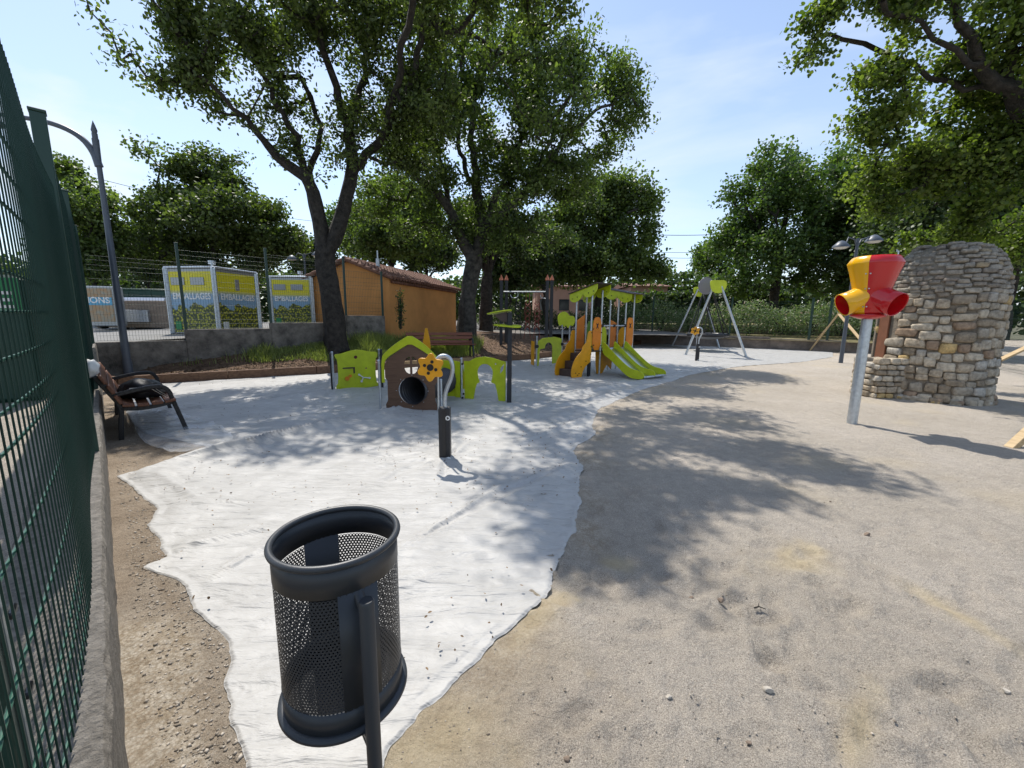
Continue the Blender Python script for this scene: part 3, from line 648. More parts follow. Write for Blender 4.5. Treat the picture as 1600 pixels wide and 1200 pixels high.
# right-hand near tree leaning in from outside the frame
b3 = Vector((13.4, 8.6, .0))
T3L = [[(tuple(b3), .42), ((12.9, 8.6, 2.2), .34), tuple((W((1640, 240, 8.6)), .30))],
       limb((1640, 240, 8.6, .25), (1608, 190, 8.5, .22), (1575, 140, 8.4, .17), (1545, 105, 8.3, .12), (1500, 40, 8.2, .08), (1460, -40, 8.1, .09)),
       limb((1575, 140, 8.4, .10), (1530, 138, 8.6, .07), (1480, 128, 8.8, .055), (1400, 90, 9, .06), (1320, 60, 9, .045), (1275, 55, 9, .03)),
       limb((1545, 105, 8.3, .08), (1490, 85, 8.2, .06), (1440, 40, 8.2, .045), (1380, 0, 8.1, .06)),
       limb((1608, 190, 8.5, .10), (1550, 235, 8.9, .07), (1490, 260, 9.2, .05), (1420, 270, 9.3, .05)),
       limb((1575, 140, 8.4, .13), (1590, 60, 8.4, .1), (1600, -30, 8.4, .08))]
T3B = [blob(1280, 25, 9, 22, 20), blob(1300, 75, 9, 34, 34), blob(1345, 95, 9, 42, 32), blob(1340, 25, 8.8, 45, 36), blob(1400, 60, 8.8, 62, 62), blob(1400, -50, 8.6, 90, 60), blob(1365, 190, 9.2, 44, 26), blob(1440, 160, 9, 70, 50),
       blob(1340, 215, 9.4, 26, 18), blob(1500, 50, 8.6, 80, 80), blob(1520, 180, 9, 80, 50), blob(1400, 245, 9.5, 55, 30), blob(1480, 260, 9.4, 80, 44), blob(1580, 250, 9, 80, 70), blob(1590, 70, 8.5, 70, 90), blob(1540, -60, 8.5, 120, 60), blob(1560, 330, 9.6, 70, 38), blob(1440, 320, 9.9, 60, 24), blob(1680, 150, 8.6, 100, 130), blob(1400, 320, 9.8, 50, 30), blob(1500, 335, 9.8, 60, 34), blob(1355, 275, 9.6, 38, 22), blob(1560, 395, 10.2, 60, 26), blob(1455, 375, 10.3, 55, 20), blob(1270, 60, 9, 24, 40)]
tree('leafy_tree', 'bright green broadleaf tree leaning in over the stone hut at right', T3L, T3B, 1500, 58, .080, M['leafbright'], M['bark'], 37, group='trees around the playground', sd=.135, tmpl=LEAFB, twr=.007, drop=.15, void=.05)

def simpletree(label, px, py, Y, rx, ry, zb, seed, lm, ncl=260, per=55, ls=.3, bm=None, lobes=7, name='oak_tree', gr='trees beyond the playground', trw=None, bl=None):
    rs = np.random.RandomState(seed); c = at(px, py, Y); s = Y/F; base = Vector((c.x+rs.normal(0, .3), Y, zb)); r = trw or max(.14, ry*s*.07)
    mid = Vector((c.x, Y, zb+(c.z-zb)*.55)); top = Vector((c.x+.2, Y, c.z+ry*s*.5))
    L_ = [[(tuple(base), r*1.25), (tuple(base.lerp(mid, .5)), r), (tuple(mid), r*.9)], [(tuple(mid), r*.7), (tuple(top), r*.25)]]
    for k in range(5):
        th = k*1.257+rs.rand(); e = Vector((c.x+math.cos(th)*rx*s*.6, Y+math.sin(th)*rx*s*.5, c.z+rs.uniform(-.2, .5)*ry*s)); L_.append([(tuple(mid), r*.5), (tuple(mid.lerp(e, .5)+Vector((0, 0, .3))), r*.35), (tuple(e), r*.15)])
    B = []
    for k in range(lobes):
        th = rs.uniform(0, 6.28); q = rs.uniform(.25, .72); ph = rs.uniform(-.7, .75)
        B.append(((c.x+math.cos(th)*rx*s*q, Y+math.sin(th)*rx*s*q*.8, c.z+ph*ry*s*.8), (rx*s*rs.uniform(.34, .5), rx*s*.42, ry*s*rs.uniform(.26, .42))))
    B.append((tuple(c), (rx*s*.7, rx*s*.6, ry*s*.72)))
    if bl: B = [blob(a_, b_, Y+rs.uniform(-1, 1), r_, q_) for a_, b_, r_, q_ in bl]
    return tree(name, label, L_, B, int(ncl*1.5), int(per*1.15), ls*.62, lm, bm or M['bark'], seed, group=gr, sd=ls*1.2, twr=.02, step=1.0, tmpl=LEAFB)
simpletree('rounded dark green tree against the sky left of the street lamps', 1225, 340, 33, 118, 118, .8, 41, M['leaffar'], 640, 62, .34, bl=[(1225, 285, 70, 58), (1290, 290, 55, 50), (1170, 330, 50, 50), (1240, 340, 95, 80), (1155, 385, 45, 50), (1200, 410, 80, 50), (1290, 400, 70, 55), (1320, 330, 45, 60), (1140, 430, 40, 26)])
simpletree('small tree crown beside the rounded one, above the double street lamp', 1375, 350, 30, 75, 95, .8, 43, M['leafdark'], 380, 60, .32, bl=[(1370, 300, 50, 40), (1340, 350, 50, 50), (1400, 360, 60, 60), (1360, 410, 70, 50)])
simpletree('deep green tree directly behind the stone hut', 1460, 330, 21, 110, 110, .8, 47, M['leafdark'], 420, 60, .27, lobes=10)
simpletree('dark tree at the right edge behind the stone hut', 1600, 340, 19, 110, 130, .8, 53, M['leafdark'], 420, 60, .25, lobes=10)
simpletree('low green tree on the left shoulder of the rounded tree', 1125, 410, 44, 50, 36, .8, 59, M['leaffar'], 160, 50, .4)
simpletree('mid green tree with sunlit right side behind the slide tower', 940, 358, 29, 98, 92, .8, 61, M['leafoak2'], 620, 60, .30, bl=[(960, 300, 48, 32), (1000, 330, 32, 36), (920, 330, 60, 45), (985, 380, 52, 40), (880, 370, 50, 50), (940, 410, 70, 34), (1015, 420, 30, 22), (870, 425, 50, 22)])
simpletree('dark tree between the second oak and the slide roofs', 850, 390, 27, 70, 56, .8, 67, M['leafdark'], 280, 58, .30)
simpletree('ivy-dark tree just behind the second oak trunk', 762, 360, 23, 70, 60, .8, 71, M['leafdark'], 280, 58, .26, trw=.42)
simpletree('leafy tree behind the roof of the ochre hut', 610, 340, 28, 90, 80, .9, 73, M['leafoak2'], 380, 58, .30, lobes=9)
simpletree('ragged oak on the far side above the yellow containers', 325, 330, 26, 118, 100, 1.1, 79, M['leafoak'], 620, 60, .28, bl=[(238, 228, 22, 16), (262, 250, 24, 18), (325, 262, 46, 30), (285, 300, 45, 28), (212, 305, 28, 18), (240, 330, 40, 22), (372, 300, 36, 26), (345, 345, 80, 40), (415, 330, 28, 18), (425, 378, 48, 30), (265, 385, 62, 34), (350, 400, 70, 30), (205, 390, 30, 26)])
simpletree('pale green tree behind the lamp post and fence corner', 130, 345, 22, 68, 88, 1.1, 83, M['leafoak2'], 340, 55, .25, bl=[(110, 275, 26, 22), (150, 300, 30, 30), (118, 335, 40, 40), (165, 375, 30, 34), (130, 400, 50, 36)])
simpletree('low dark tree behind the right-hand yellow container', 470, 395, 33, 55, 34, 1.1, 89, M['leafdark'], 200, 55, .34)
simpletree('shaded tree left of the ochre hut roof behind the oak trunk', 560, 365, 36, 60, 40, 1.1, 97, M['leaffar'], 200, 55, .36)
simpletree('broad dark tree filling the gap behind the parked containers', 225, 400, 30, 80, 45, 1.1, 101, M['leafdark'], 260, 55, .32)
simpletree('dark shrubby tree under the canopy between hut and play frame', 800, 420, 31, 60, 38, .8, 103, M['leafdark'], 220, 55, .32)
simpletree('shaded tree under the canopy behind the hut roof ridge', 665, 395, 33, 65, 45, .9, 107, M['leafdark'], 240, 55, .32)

# distant woodland closing the horizon: nobody could count it
def woods(name, pts, hgt, seed, lm, n=9000, ls=.6):
    rs = np.random.RandomState(seed); C = []
    for i in range(n):
        t = rs.rand()*(len(pts)-1); k = int(t); f = t-k; a = pts[k]; b = pts[k+1]
        x = a[0]*(1-f)+b[0]*f; y = a[1]*(1-f)+b[1]*f; h = hgt*(.62+.5*float(vnoise(np.array(t*5.+seed), np.array(1.5))))
        z = .6+h*rs.rand()**.75; C.append((x+rs.normal(0, 1.4), y+rs.normal(0, 1.8), z))
    tag(leafmesh(name, np.array(C), ls, lm, None, rs, LEAFB), 'distant band of trees closing the horizon' if name == 'woodland' else None, 'woodland', kind='stuff')
woods('woodland', [(-60, 25), (-45, 40), (-25, 52), (0, 56), (25, 52), (48, 40), (60, 20), (55, -5)], 6.4, 5, M['leafdark'], 60000, .50)

# oleander shrubs on the verge behind the rear wall
def shrub(loc, r, h, seed, label, flowers=True, lm=None, group='oleanders along the rear wall', n=1500, name='oleander_shrub', cat='shrub', ls=.15):
    rs = np.random.RandomState(seed); root = empty(name, loc, 0, label, cat, group)
    d = rs.normal(size=(n, 3)); d /= np.linalg.norm(d, axis=1)[:, None]; q = rs.rand(n)**.4
    C = d*q[:, None]*np.array([r, r*.8, h*.55])+np.array([0, 0, h*.52]); C[:, 2] += .25*h*fbm(C[:, 0]*3+seed, C[:, 1]*3, 2); C[:, 2] = np.abs(C[:, 2])
    leafmesh('foliage', C, ls, lm or M['oleander'], root, rs, LEAF*np.array([1, .6, 1]))
    mb = MB()
    for k in range(9):
        e = Vector((rs.uniform(-.6, .6)*r, rs.uniform(-.5, .5)*r, h*.8)); mb.tube([(e.x*.15, e.y*.15, 0), e*.5, e], [.02, .015, .006], 5)
    mb.build('stem', M['bark'], root)
    if flowers:
        k = int(n*.07); ids = rs.choice(n, k, False); leafmesh('blossom', C[ids]*1.03, .085, M['flowers'], root, rs, LEAFB)
    return root
words = ['leftmost', 'second', 'third', 'fourth', 'fifth', 'sixth', 'seventh', 'eighth']
for i in range(9):
    px = 985+i*47; Y = 27.5-i*.72+(i % 2)*.4; p = at(px, 515, Y); zz = .75
    shrub((p.x, p.y, zz), 1.35, (1.75 + .3*math.sin(i*2.1)), 200+i, 'grey-green flowering oleander, %s from the left along the rear fence' % (words[i] if i < 8 else 'ninth'), n=1900)
for i in range(6):
    px = 770+i*40; Y = 27+.3*i; p = at(px, 515, Y)
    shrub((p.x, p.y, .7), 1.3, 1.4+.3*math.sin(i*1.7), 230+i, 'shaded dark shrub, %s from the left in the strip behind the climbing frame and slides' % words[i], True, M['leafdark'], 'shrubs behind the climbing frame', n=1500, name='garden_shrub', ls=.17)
p = gp(626, 519, .75); shrub(tuple(at(626, 512, 14.3)-Vector((0, 0, .05))), .16, 1.35, 260, 'slim upright sapling against the ochre side wall', False, M['leafdark'], None, n=260, name='sapling', cat='sapling', ls=.11)
# clipped far hedge
rs_ = np.random.RandomState(8); C = np.column_stack([rs_.uniform(11, 24, 9000), 41+rs_.normal(0, .4, 9000), .8+3.2*rs_.rand(9000)**.7]); C[:, 1] -= (C[:, 0]-11)*.3
tag(leafmesh('hedge', C, .34, M['leafdark'], None, rs_, LEAFB), 'long clipped dark hedge beyond the swing', 'hedge')

# grass and litter --------------------------------------------------
def grass(name, n, seed, region, h, label):
    rs = np.random.RandomState(seed); X = rs.uniform(region[0], region[1], n*5); Y = rs.uniform(region[2], region[3], n*5)
    s = (Y-beamY(X))*.8; d = fbm(X*.9, Y*.9, 3)+.0
    wall = (Y-9.3)-(X+9.4)
    k = (s > .8-.25*fbm(X*2, Y*2, 2)) & (s < 4.2) & (wall < -.15) & (X < -1.2) & (rs.rand(len(X)) < np.clip(.30+1.6*d+1.2*smoothstep(.7, 1.9, s)-.5*smoothstep(-6.6, -8.2, X), .03, 1)*smoothstep(-1.0, -2.6, X))
    X = X[k][:n]; Y = Y[k][:n]; n = len(X); Z = bankz(X, Y); hh = h*rs.uniform(.35, 1.2, n)*(.5+.8*smoothstep(-.2, .2, fbm(X*1.4, Y*1.4, 2)))*(.35+.65*smoothstep(.5, 1.9, (Y-beamY(X))*.8))
    th = rs.uniform(0, 6.28, n); wv = .007*rs.uniform(.6, 1.5, n); lean = rs.uniform(.1, .55, n)*hh; ph = rs.uniform(0, 6.28, n)
    P0 = np.stack([X, Y, Z], 1); sd_ = np.stack([np.cos(th), np.sin(th), 0*th], 1)*wv[:, None]; ld = np.stack([np.cos(ph), np.sin(ph), 0*ph], 1)
    m1 = P0+ld*(lean*.3)[:, None]+np.array([0, 0, 1])*(hh*.55)[:, None]; tp = P0+ld*lean[:, None]+np.array([0, 0, 1])*hh[:, None]
    V = np.stack([P0-sd_, P0+sd_, m1+sd_*.8, m1-sd_*.8, tp+sd_*.12, tp-sd_*.12], 1).reshape(-1, 3)
    Fc = (np.arange(n)[:, None, None]*6+np.array([[0, 1, 2, 3], [3, 2, 4, 5]])[None]).reshape(-1)
    tag(fastmesh(name, V, Fc, 4, M['grassblade'], attr=np.repeat(rs.rand(n), 6)), label, 'grass', kind='stuff')
grass('grass', 90000, 4, (-9.0, -1.0, 9.3, 18.5), .36, 'tall light green grass growing on the bank')
def litter(name, pts, size, label, cat, seed, mt):
    rs = np.random.RandomState(seed); tag(leafmesh(name, pts, size, mt, None, rs, LEAF, upbias=3.0), label, cat, kind='stuff')
rs = np.random.RandomState(12)
X = rs.uniform(-8.8, 7, 16000); Y = beamY(X)+rs.rand(16000)**1.5*5+.05
litter('leaf_litter', np.stack([X, Y, bankz(X, Y)+.02], 1), .06, 'brown leaf litter and bark chips on the bank behind the timber edging', 'leaf litter', 13, M['litter'])
n = 3000; Y = 1.6*(20/1.6)**rs.rand(n); U = rs.rand(n); X = sheet_L(Y)*(1-U)+sheet_R(Y)*U; k = rs.rand(n) < np.clip(.5+1.6*fbm(X, Y, 3)+.5*(X > -1.5)*(Y > 4), 0, 1)*np.where(Y < 3.2, .22, 1)
litter('fallen_leaves', np.stack([X[k], Y[k], 0*X[k]+.05], 1), .021, 'small dead leaves and twigs scattered on the white sheet', 'dead leaves', 14, M['litter'])
# pebbles strewn over the sand (past counting)
def pebbles(name, X, Y, size, label, seed, zoff=.0):
    rs = np.random.RandomState(seed); n = len(X); ph = (1+5**.5)/2
    T = np.array([[1, 0, 0], [-1, 0, 0], [0, 1, 0], [0, -1, 0], [0, 0, 1], [0, 0, -1]], float); Ft = np.array([[0, 2, 4], [2, 1, 4], [1, 3, 4], [3, 0, 4], [2, 0, 5], [1, 2, 5], [3, 1, 5], [0, 3, 5]])
    sc = size*(.25+rs.rand(n)**3*1.1); V = T[None]*sc[:, None, None]*np.array([1, .8, .55])*(1+rs.normal(0, .25, (n, 6, 1))); th = rs.rand(n)*6.28; c = np.cos(th)[:, None]; s = np.sin(th)[:, None]
    Vx = V[..., 0]*c-V[..., 1]*s; Vy = V[..., 0]*s+V[..., 1]*c; Zg = groundz(X, Y)+zoff
    V = np.stack([Vx+X[:, None], Vy+Y[:, None], V[..., 2]+Zg[:, None]+sc[:, None]*.15], -1)
    tag(fastmesh(name, V.reshape(-1, 3), (np.arange(n)[:, None, None]*6+Ft[None]).reshape(-1), 3, M['pebble'], attr=np.repeat(rs.rand(n)**1.5, 6)), label, 'pebbles', kind='stuff')
n = 11000; R_ = .9*(16/.9)**(rs.rand(n)); A_ = np.radians(rs.uniform(-50, 62, n)); X = R_*np.sin(A_); Y = R_*np.cos(A_); k = (X > sheet_R(Y)+.03) | (X < sheet_L(Y)-.03); k &= (X+Y) > .05
pebbles('gravel', X[k], Y[k], .0055, 'fine loose grit strewn over the sandy playground floor', 15)

n = 3200; Y = 1.2*(7/1.2)**rs.rand(n); X = sheet_L(Y)-rs.rand(n)**1.3*(1.0)*np.clip(sheet_L(Y)+Y+.1, .1, 1.2); k = (X+Y) > -.05
pebbles('soil_clods', X[k], Y[k], .009, 'small stones and clods of earth on the bare strip beside the low wall', 16)
# single bigger stones seen on the sand
stones = [(1200, 1080, .022, 'whitish angular stone lying alone in the middle of the near sand'), (1045, 1092, .014, 'small pale chip on the sand left of the whitish stone'), (1572, 1081, .016, 'flat pale stone on the sand near the right edge'),
          (1081, 934, .016, 'dull brown lump on the sand, left one of a pair'), (1127, 938, .021, 'larger brown lump on the sand, right one of a pair'), (1170, 1162, .011, 'tiny dark stone in the foreground sand below the whitish one'), (1355, 836, .026, 'brownish stone half sunk in the sand before the funnel pole'),
          (886, 1188, .014, 'dark stone at the bottom edge of the sand'), (1297, 785, .012, 'faint stone on the sunlit sand beyond the tree shadow')]
ico = bmesh.new(); bmesh.ops.create_icosphere(ico, subdivisions=3, radius=1); icoV = [v.co.copy() for v in ico.verts]; icoF = [tuple(v.index for v in f.verts) for f in ico.faces]; ico.free()
def rock(seed, s, flat=.6, rough=.32):
    r = random.Random(seed); pl = [(Vector((r.gauss(0, 1), r.gauss(0, 1), r.gauss(0, 1))).normalized(), r.uniform(.55, .9)) for _ in range(10)]; vs = []
    for v in icoV:
        q = v.copy()
        for n_, d_ in pl:
            t = q.dot(n_)
            if t > d_: q -= n_*(t-d_)
        q *= 1+.08*noise.noise(q*4+Vector((seed, 0, 0))); vs.append(Vector((q.x, q.y*.8, q.z*flat))*s)
    return vs
for i, (px, py, s, lb) in enumerate(stones):
    g = gp(px, py); mb = MB(); mb.add(rock(i+3, s), icoF); o = mb.build('stone', M['stonepale'] if i in (0, 1, 2) else mat('brown stone', (.20, .15, .11), .9, var=.3, vscale=30)); o.location = (g.x, g.y, s*.35+float(groundz(np.array(g.x), np.array(g.y)))); tag(o, lb, 'stone', 'loose stones on the sand')
g = gp(1186, 955); mb = MB(); mb.tube([(-.03, 0, 0), (0, .006, .004), (.03, -.008, 0)], [.004, .004, .002], 6); mb.tube([(0, .006, .004), (.012, .03, .008)], [.003, .001], 5); o = mb.build('twig', M['bark']); o.location = (g.x, g.y, .02); tag(o, 'short dark twig lying on the sand near the pair of lumps', 'twig')

# ------------------------------------------------------------------ left low wall and court fence
def wallgrid(mb, a, b, zt, th_in, outn, z0=-.05, nseg=60):
    pass
mb = MB(); mb.smooth = False
def leftwall():
    n = 150; hs = [-1.2+14.45*i/(n-1) for i in range(n)]; vs = []; prof = [(-.02, -.1), (0.0, 0), (.0, .93), (.012, 1), (.17, 1.0), (.33, .99), (.345, .9), (.35, -.1)]
    for s in hs:
        zt = .44 if s < 11.4 else .92
        for k, (o, z) in enumerate(prof):
            zz = z*zt if z > 0 else z; j = Vector((s*6, o*9, zz*6)); nn = noise.noise(j)*.010+noise.noise(j*3.1)*.007
            p = fp(s, o+nn, zz+noise.noise(j*1.3+Vector((5, 5, 5)))*.008*(1 if z > .5 else 0)); vs.append(p)
    k = len(prof); fs = [(i*k+j, i*k+j+1, (i+1)*k+j+1, (i+1)*k+j) for i in range(n-1) for j in range(k-1)]
    mb.add(vs, [f[::-1] for f in fs])
leftwall(); tag(mb.build('low_wall', M['concrete']), 'long low rough concrete wall carrying the green court fence at left', 'wall')

# stepped retaining wall at the rear left
mb = MB()
def WP(t, o=0, z=0): return W0+WD*t*1.4142+WN*o+Vector((0, 0, z))
steps = [(-.05, 1.12, .93), (1.12, 2.5, 1.20), (2.5, 4.05, 1.36), (4.05, 5.0, 1.59)]
for (t0, t1, zt) in steps:
    a = WP(t0, .0); b = WP(t1, 0); L_ = (b-a).length; c = (a+b)/2+WN*.11; R = Matrix.Rotation(math.radians(45), 3, 'Z')
    mb.box((c.x, c.y, zt/2-.05), (L_-.004, .22, zt+.1), R, .012)
tag(mb.build('retaining_wall', M['concdark']), 'dark weathered concrete retaining wall rising in steps behind the bank', 'wall')

def wirefence(name, parent, a, b, zb, zt, material, folds=(.0,), step=.05, rv=.0028, rh=.0032, off=lambda s: 0.0, nrm=None, foldd=.05):
    """one welded wire panel with V folds between two points"""
    a = Vector(a); b = Vector(b); d = (b-a); Ln = d.length; d.normalize(); nrm = nrm or Vector((-d.y, d.x, 0)); mb = MB(); H = zt-zb
    fh = .11
    def prof(z):
        q = 0.0
        for f in folds:
            t = abs(z-f)
            if t < fh: q = max(q, foldd*(1-t/fh))
        return q
    zs = sorted(set([0, H]+[x for f in folds for x in (f-fh, f, f+fh) if 0 <= x <= H]))
    n = int(Ln/step)
    for i in range(n+1):
        s = i*step; p = a+d*s; o0 = off(s)
        pts = [p+nrm*(prof(z)+o0)+Vector((0, 0, zb+z)) for z in zs]; mb.tube(pts, rv, 4, False)
    mb.cur = 1; k = H/.2; hs = [.2*j for j in range(int(k)+1)]+[H]
    extra = [f+x for f in folds for x in (-fh, 0, fh)]
    hs = [h for h in hs if all(abs(h-f) > fh+.05 for f in folds)]+[x for x in extra if 0 <= x <= H]
    m = max(2, int(Ln/.22))
    for h in hs:
        mb.tube([a+d*(Ln*j/m)+nrm*(prof(h)+off(Ln*j/m)+rv*2)+Vector((0, 0, zb+h)) for j in range(m+1)], rh, 5, False)
    return mb.build(name, [material, M['greenedge'] if rh > .0042 else material], parent)
def post(mb, p, z0, z1, w_=.06, rot=0.0, cap=True):
    mb.box((p[0], p[1], (z0+z1)/2), (w_, w_, z1-z0), Matrix.Rotation(rot, 3, 'Z'), .004)
    if cap: mb.box((p[0], p[1], z1+.012), (w_+.01, w_+.01, .022), Matrix.Rotation(rot, 3, 'Z'), .004)

court = empty('court_fence', tuple(fp(0, .15, .44)), 0, 'tall dark green wire mesh court fence with windbreak along the left wall', 'fence')
cinv = Matrix.Translation(-Vector(court.location))
def adopt(o, root):   # bring a mesh built in world coordinates under a root
    o.data.transform(Matrix.Translation(-Vector(root.location))); o.parent = root; return o
offn = lambda s: .042+.035*math.exp(-max(0, s-1.2-1.2)/.6)+.010*math.sin((s-1.2)*2.2)
o = wirefence('mesh_panel', None, fp(-1.2, 0), fp(4.75, 0), .50, 2.52, M['greenwire'], (.02, .99, 1.5), .05, .0027, .0044, offn, FN, -.080); adopt(o, court)
o = wirefence('mesh_panel', None, fp(4.95, 0), fp(8.9, 0), .52, 3.05, M['greenwire'], (.3, 1.0, 1.7, 2.4), .05, .003, .004, lambda s: .055, FN, -.05); adopt(o, court)
o = wirefence('mesh_panel', None, fp(9.0, 0), fp(13.0, 0), .98, 3.3, M['greenwire'], (.3, 1.0, 1.7), .05, .003, .004, lambda s: .04, FN, -.04); adopt(o, court)
for s, z1, z0 in ((1.25, 2.6, .44), (4.87, 3.06, .44), (8.95, 3.3, .44), (13.02, 3.4, .92)):
    mb = MB(); p = fp(s, .06 if s > 2 else .15); post(mb, p, z0, z1, .085 if s > 2 else .07, math.radians(45)); o = mb.build('post', M['greenpost'], None); adopt(o, court)
mb = MB(); p = fp(1.28, .11); mb.box((p.x, p.y, 1.5), (.006, .022, 2.1), Matrix.Rotation(math.radians(45), 3, 'Z')); adopt(mb.build('edge_strip', M['alu']), court)
mb = MB()
for k in range(11):
    mb = MB(); p = fp(1.28, .095, .6+.19*k); mb.box(p, (.012, .05, .016), Matrix.Rotation(math.radians(45), 3, 'Z'), .004)
    adopt(mb.build('clip', M['blackplastic']), court)
def cloth(u0, u1, z0, z1, off, seed, n=70, m=26, zvar=0.0):
    mb = MB(); mb.smooth = True
    def fn(u, v):
        s = u0+(u1-u0)*u; z = z0+(z1-z0)*v; q = .02*noise.noise(Vector((s*3, z*1.2, seed)))+.012*noise.noise(Vector((s*11, z*3, seed)))
        return tuple(fp(s, off+q, z))
    return mb.grid(fn, n, m)
adopt(cloth(2.7, 4.8, .60, 2.40, .075, 1).build('windbreak', M['fabricgreen']), court)
adopt(cloth(4.95, 8.9, .62, 2.95, .085, 2).build('windbreak', M['fabricgreen']), court)
adopt(cloth(9.0, 13.0, 1.1, 3.22, .07, 3).build('windbreak', M['fabricgreen']), court)

# fence on the stepped wall
rf = empty('wire_fence', tuple(WP(0, .1, .93)), 0, 'dark green welded mesh fence standing on the stepped retaining wall', 'fence')
segs = [(.0, 1.12, .95, 2.85), (1.17, 2.5, 1.22, 3.15), (2.55, 4.05, 1.38, 3.25), (4.10, 4.95, 1.61, 3.0)]
for (t0, t1, z0, z1) in segs:
    adopt(wirefence('mesh_panel', None, WP(t0, .1), WP(t1, .1), z0, z1, M['greenwire'], (.12, .95, 1.7), .055, .0028, .0032, lambda s: 0, WN, .03), rf)
for t, z0, z1 in ((1.145, .9, 3.3), (2.525, 1.2, 3.4), (4.075, 1.3, 3.4), (4.98, 1.55, 3.05)):
    mb = MB(); post(mb, WP(t, .1), z0, z1, .06, math.radians(45)); adopt(mb.build('post', M['greenpost']), rf)

# timber edging
edg = empty('timber_edging', (BEAM[0][0], BEAM[0][1], 0), 0, 'low brown timber sleeper edging holding back the planted bank', 'edging')
k = 0
for (a, b) in zip(BEAM[:-1], BEAM[1:]):
    a = Vector((*a, 0)); b = Vector((*b, 0)); d = b-a; n = max(1, round(d.length/2.4))
    for i in range(n):
        p = a+d*(i/n); q = a+d*((i+1)/n); ln = (q-p).length; c = (p+q)/2; ang = math.atan2(d.y, d.x)
        mb = MB(); mb.box((0, 0, 0), (ln-.012, .09, .22), None, .008); o = mb.build('sleeper', M['beamlight'] if k in (4,) else M['beam'])
        o.data.transform(Matrix.Translation((c.x, c.y, .105)) @ Matrix.Rotation(ang, 4, 'Z')); adopt(o, edg); k += 1

# ------------------------------------------------------------------ litter bin
def litter_bin():
    c = Vector((-.535, 1.165, 0)); root = empty('litter_bin', (c.x, c.y, 0), 0, 'round anthracite perforated metal litter bin on a slim post in the foreground', 'litter bin')
    z0, z1, r = .405, .935, .178
    pang = math.atan2(.99-c.y, -.385-c.x)   # direction of the post
    mb = MB(); dz = .0092; px_ = .0106; nc = int(2*math.pi*r/px_); dth = 2*math.pi/nc; hole = .0029
    zlo, zhi = z0+.075, z1-.088; nrw = int((zhi-zlo)/dz)
    V = []; Fq = []
    for j in range(nrw):
        for i in range(nc):
            th = (i+(.5 if j % 2 else 0))*dth
            da = (th-pang+math.pi) % (2*math.pi)-math.pi
            if abs(da) < .30 or abs(abs(da)-math.pi) < .30: continue
            zc = zlo+(j+.5)*dz
            hexo = [(0, .66), (.5, .34), (.5, -.34), (0, -.66), (-.5, -.34), (-.5, .34)]
            b = len(V)
            for (hx, hy) in hexo: V.append((r*math.cos(th+hx*dth), r*math.sin(th+hx*dth), zc+hy*dz*1.0))
            for q in range(6):
                a = math.pi/2-q*math.pi/3; V.append((r*math.cos(th+hole*math.cos(a)/r), r*math.sin(th+hole*math.cos(a)/r), zc+hole*math.sin(a)))
            for q in range(6): Fq += [b+q, b+(q+1) % 6, b+6+(q+1) % 6, b+6+q]
    fastmesh('perforated_shell', V, Fq, 4, M['anthracite'], root, smooth=True)
    def band(za, zb, a0=0, a1=2*math.pi, rr=r, n=72):
        m_ = MB(); m_.smooth = True; vs = []
        full = abs(a1-a0-2*math.pi) < 1e-5
        for k in range(n+1):
            th = a0+(a1-a0)*k/n
            for (q, z) in ((rr+.0013, za), (rr+.0013, zb), (rr-.0013, zb), (rr-.0013, za)): vs.append((q*math.cos(th), q*math.sin(th), z))
        m_.add(vs, [(k*4+j, (k+1)*4+j, (k+1)*4+(j+1) % 4, k*4+(j+1) % 4) for k in range(n) for j in range(4)]); return m_
    m_ = band(zhi-.004, z1); m2 = band(z0, zlo+.004)
    for src in (m2, band(zlo, zhi, pang-.315, pang+.315, r, 12), band(zlo, zhi, pang+math.pi-.315, pang+math.pi+.315, r, 12)): m_.smooth = True; m_.add(src.v, src.f)
    m_.build('shell_band', M['anthracite'], root)
    m_ = MB(); R1, r1 = r+.002, .0105
    m_.tube([(R1*math.cos(t), R1*math.sin(t), z1) for t in np.linspace(0, 2*math.pi, 73)[:-1]], r1, 12, closed=True); m_.build('rim', M['anthracite'], root)
    m_ = MB(); m_.lathe([(0, z0+.01), (r+.004, z0+.01), (r+.016, z0+.006), (r+.018, z0-.004), (r+.012, z0-.012), (r, z0-.014), (0, z0-.014)][::-1], (0, 0, 0), 72); m_.build('base_plate', M['anthracite'], root)
    px = -.385-c.x; py = .99-c.y; q = Vector((px, py, 0)); m_ = MB(); m_.tube([q+Vector((0, 0, -.1)), q+Vector((0, 0, .84)), q+Vector((0, 0, .846))], [.0205, .0205, .017], 24); m_.build('post', M['anthracite'], root)
    m_ = MB(); d = q.normalized()
    m_.tube([d*(r-.01)+Vector((0, 0, .835)), q*.93+Vector((0, 0, .80))], [.016, .012], 12); m_.build('bracket', M['anthracite'], root); m_ = MB()
    m_.box(d*(r+.012)+Vector((0, 0, .40)), (.05, .03, .012), Matrix.Rotation(pang, 3, 'Z')); m_.tube([d*(r*.5)+Vector((0, 0, .388)), q+Vector((0, 0, .36))], .012, 10); m_.box(d*(r-.02)+Vector((0, 0, .38)), (.09, .014, .05), Matrix.Rotation(pang, 3, 'Z'))
    m_.build('bracket', M['anthracite'], root)
litter_bin()

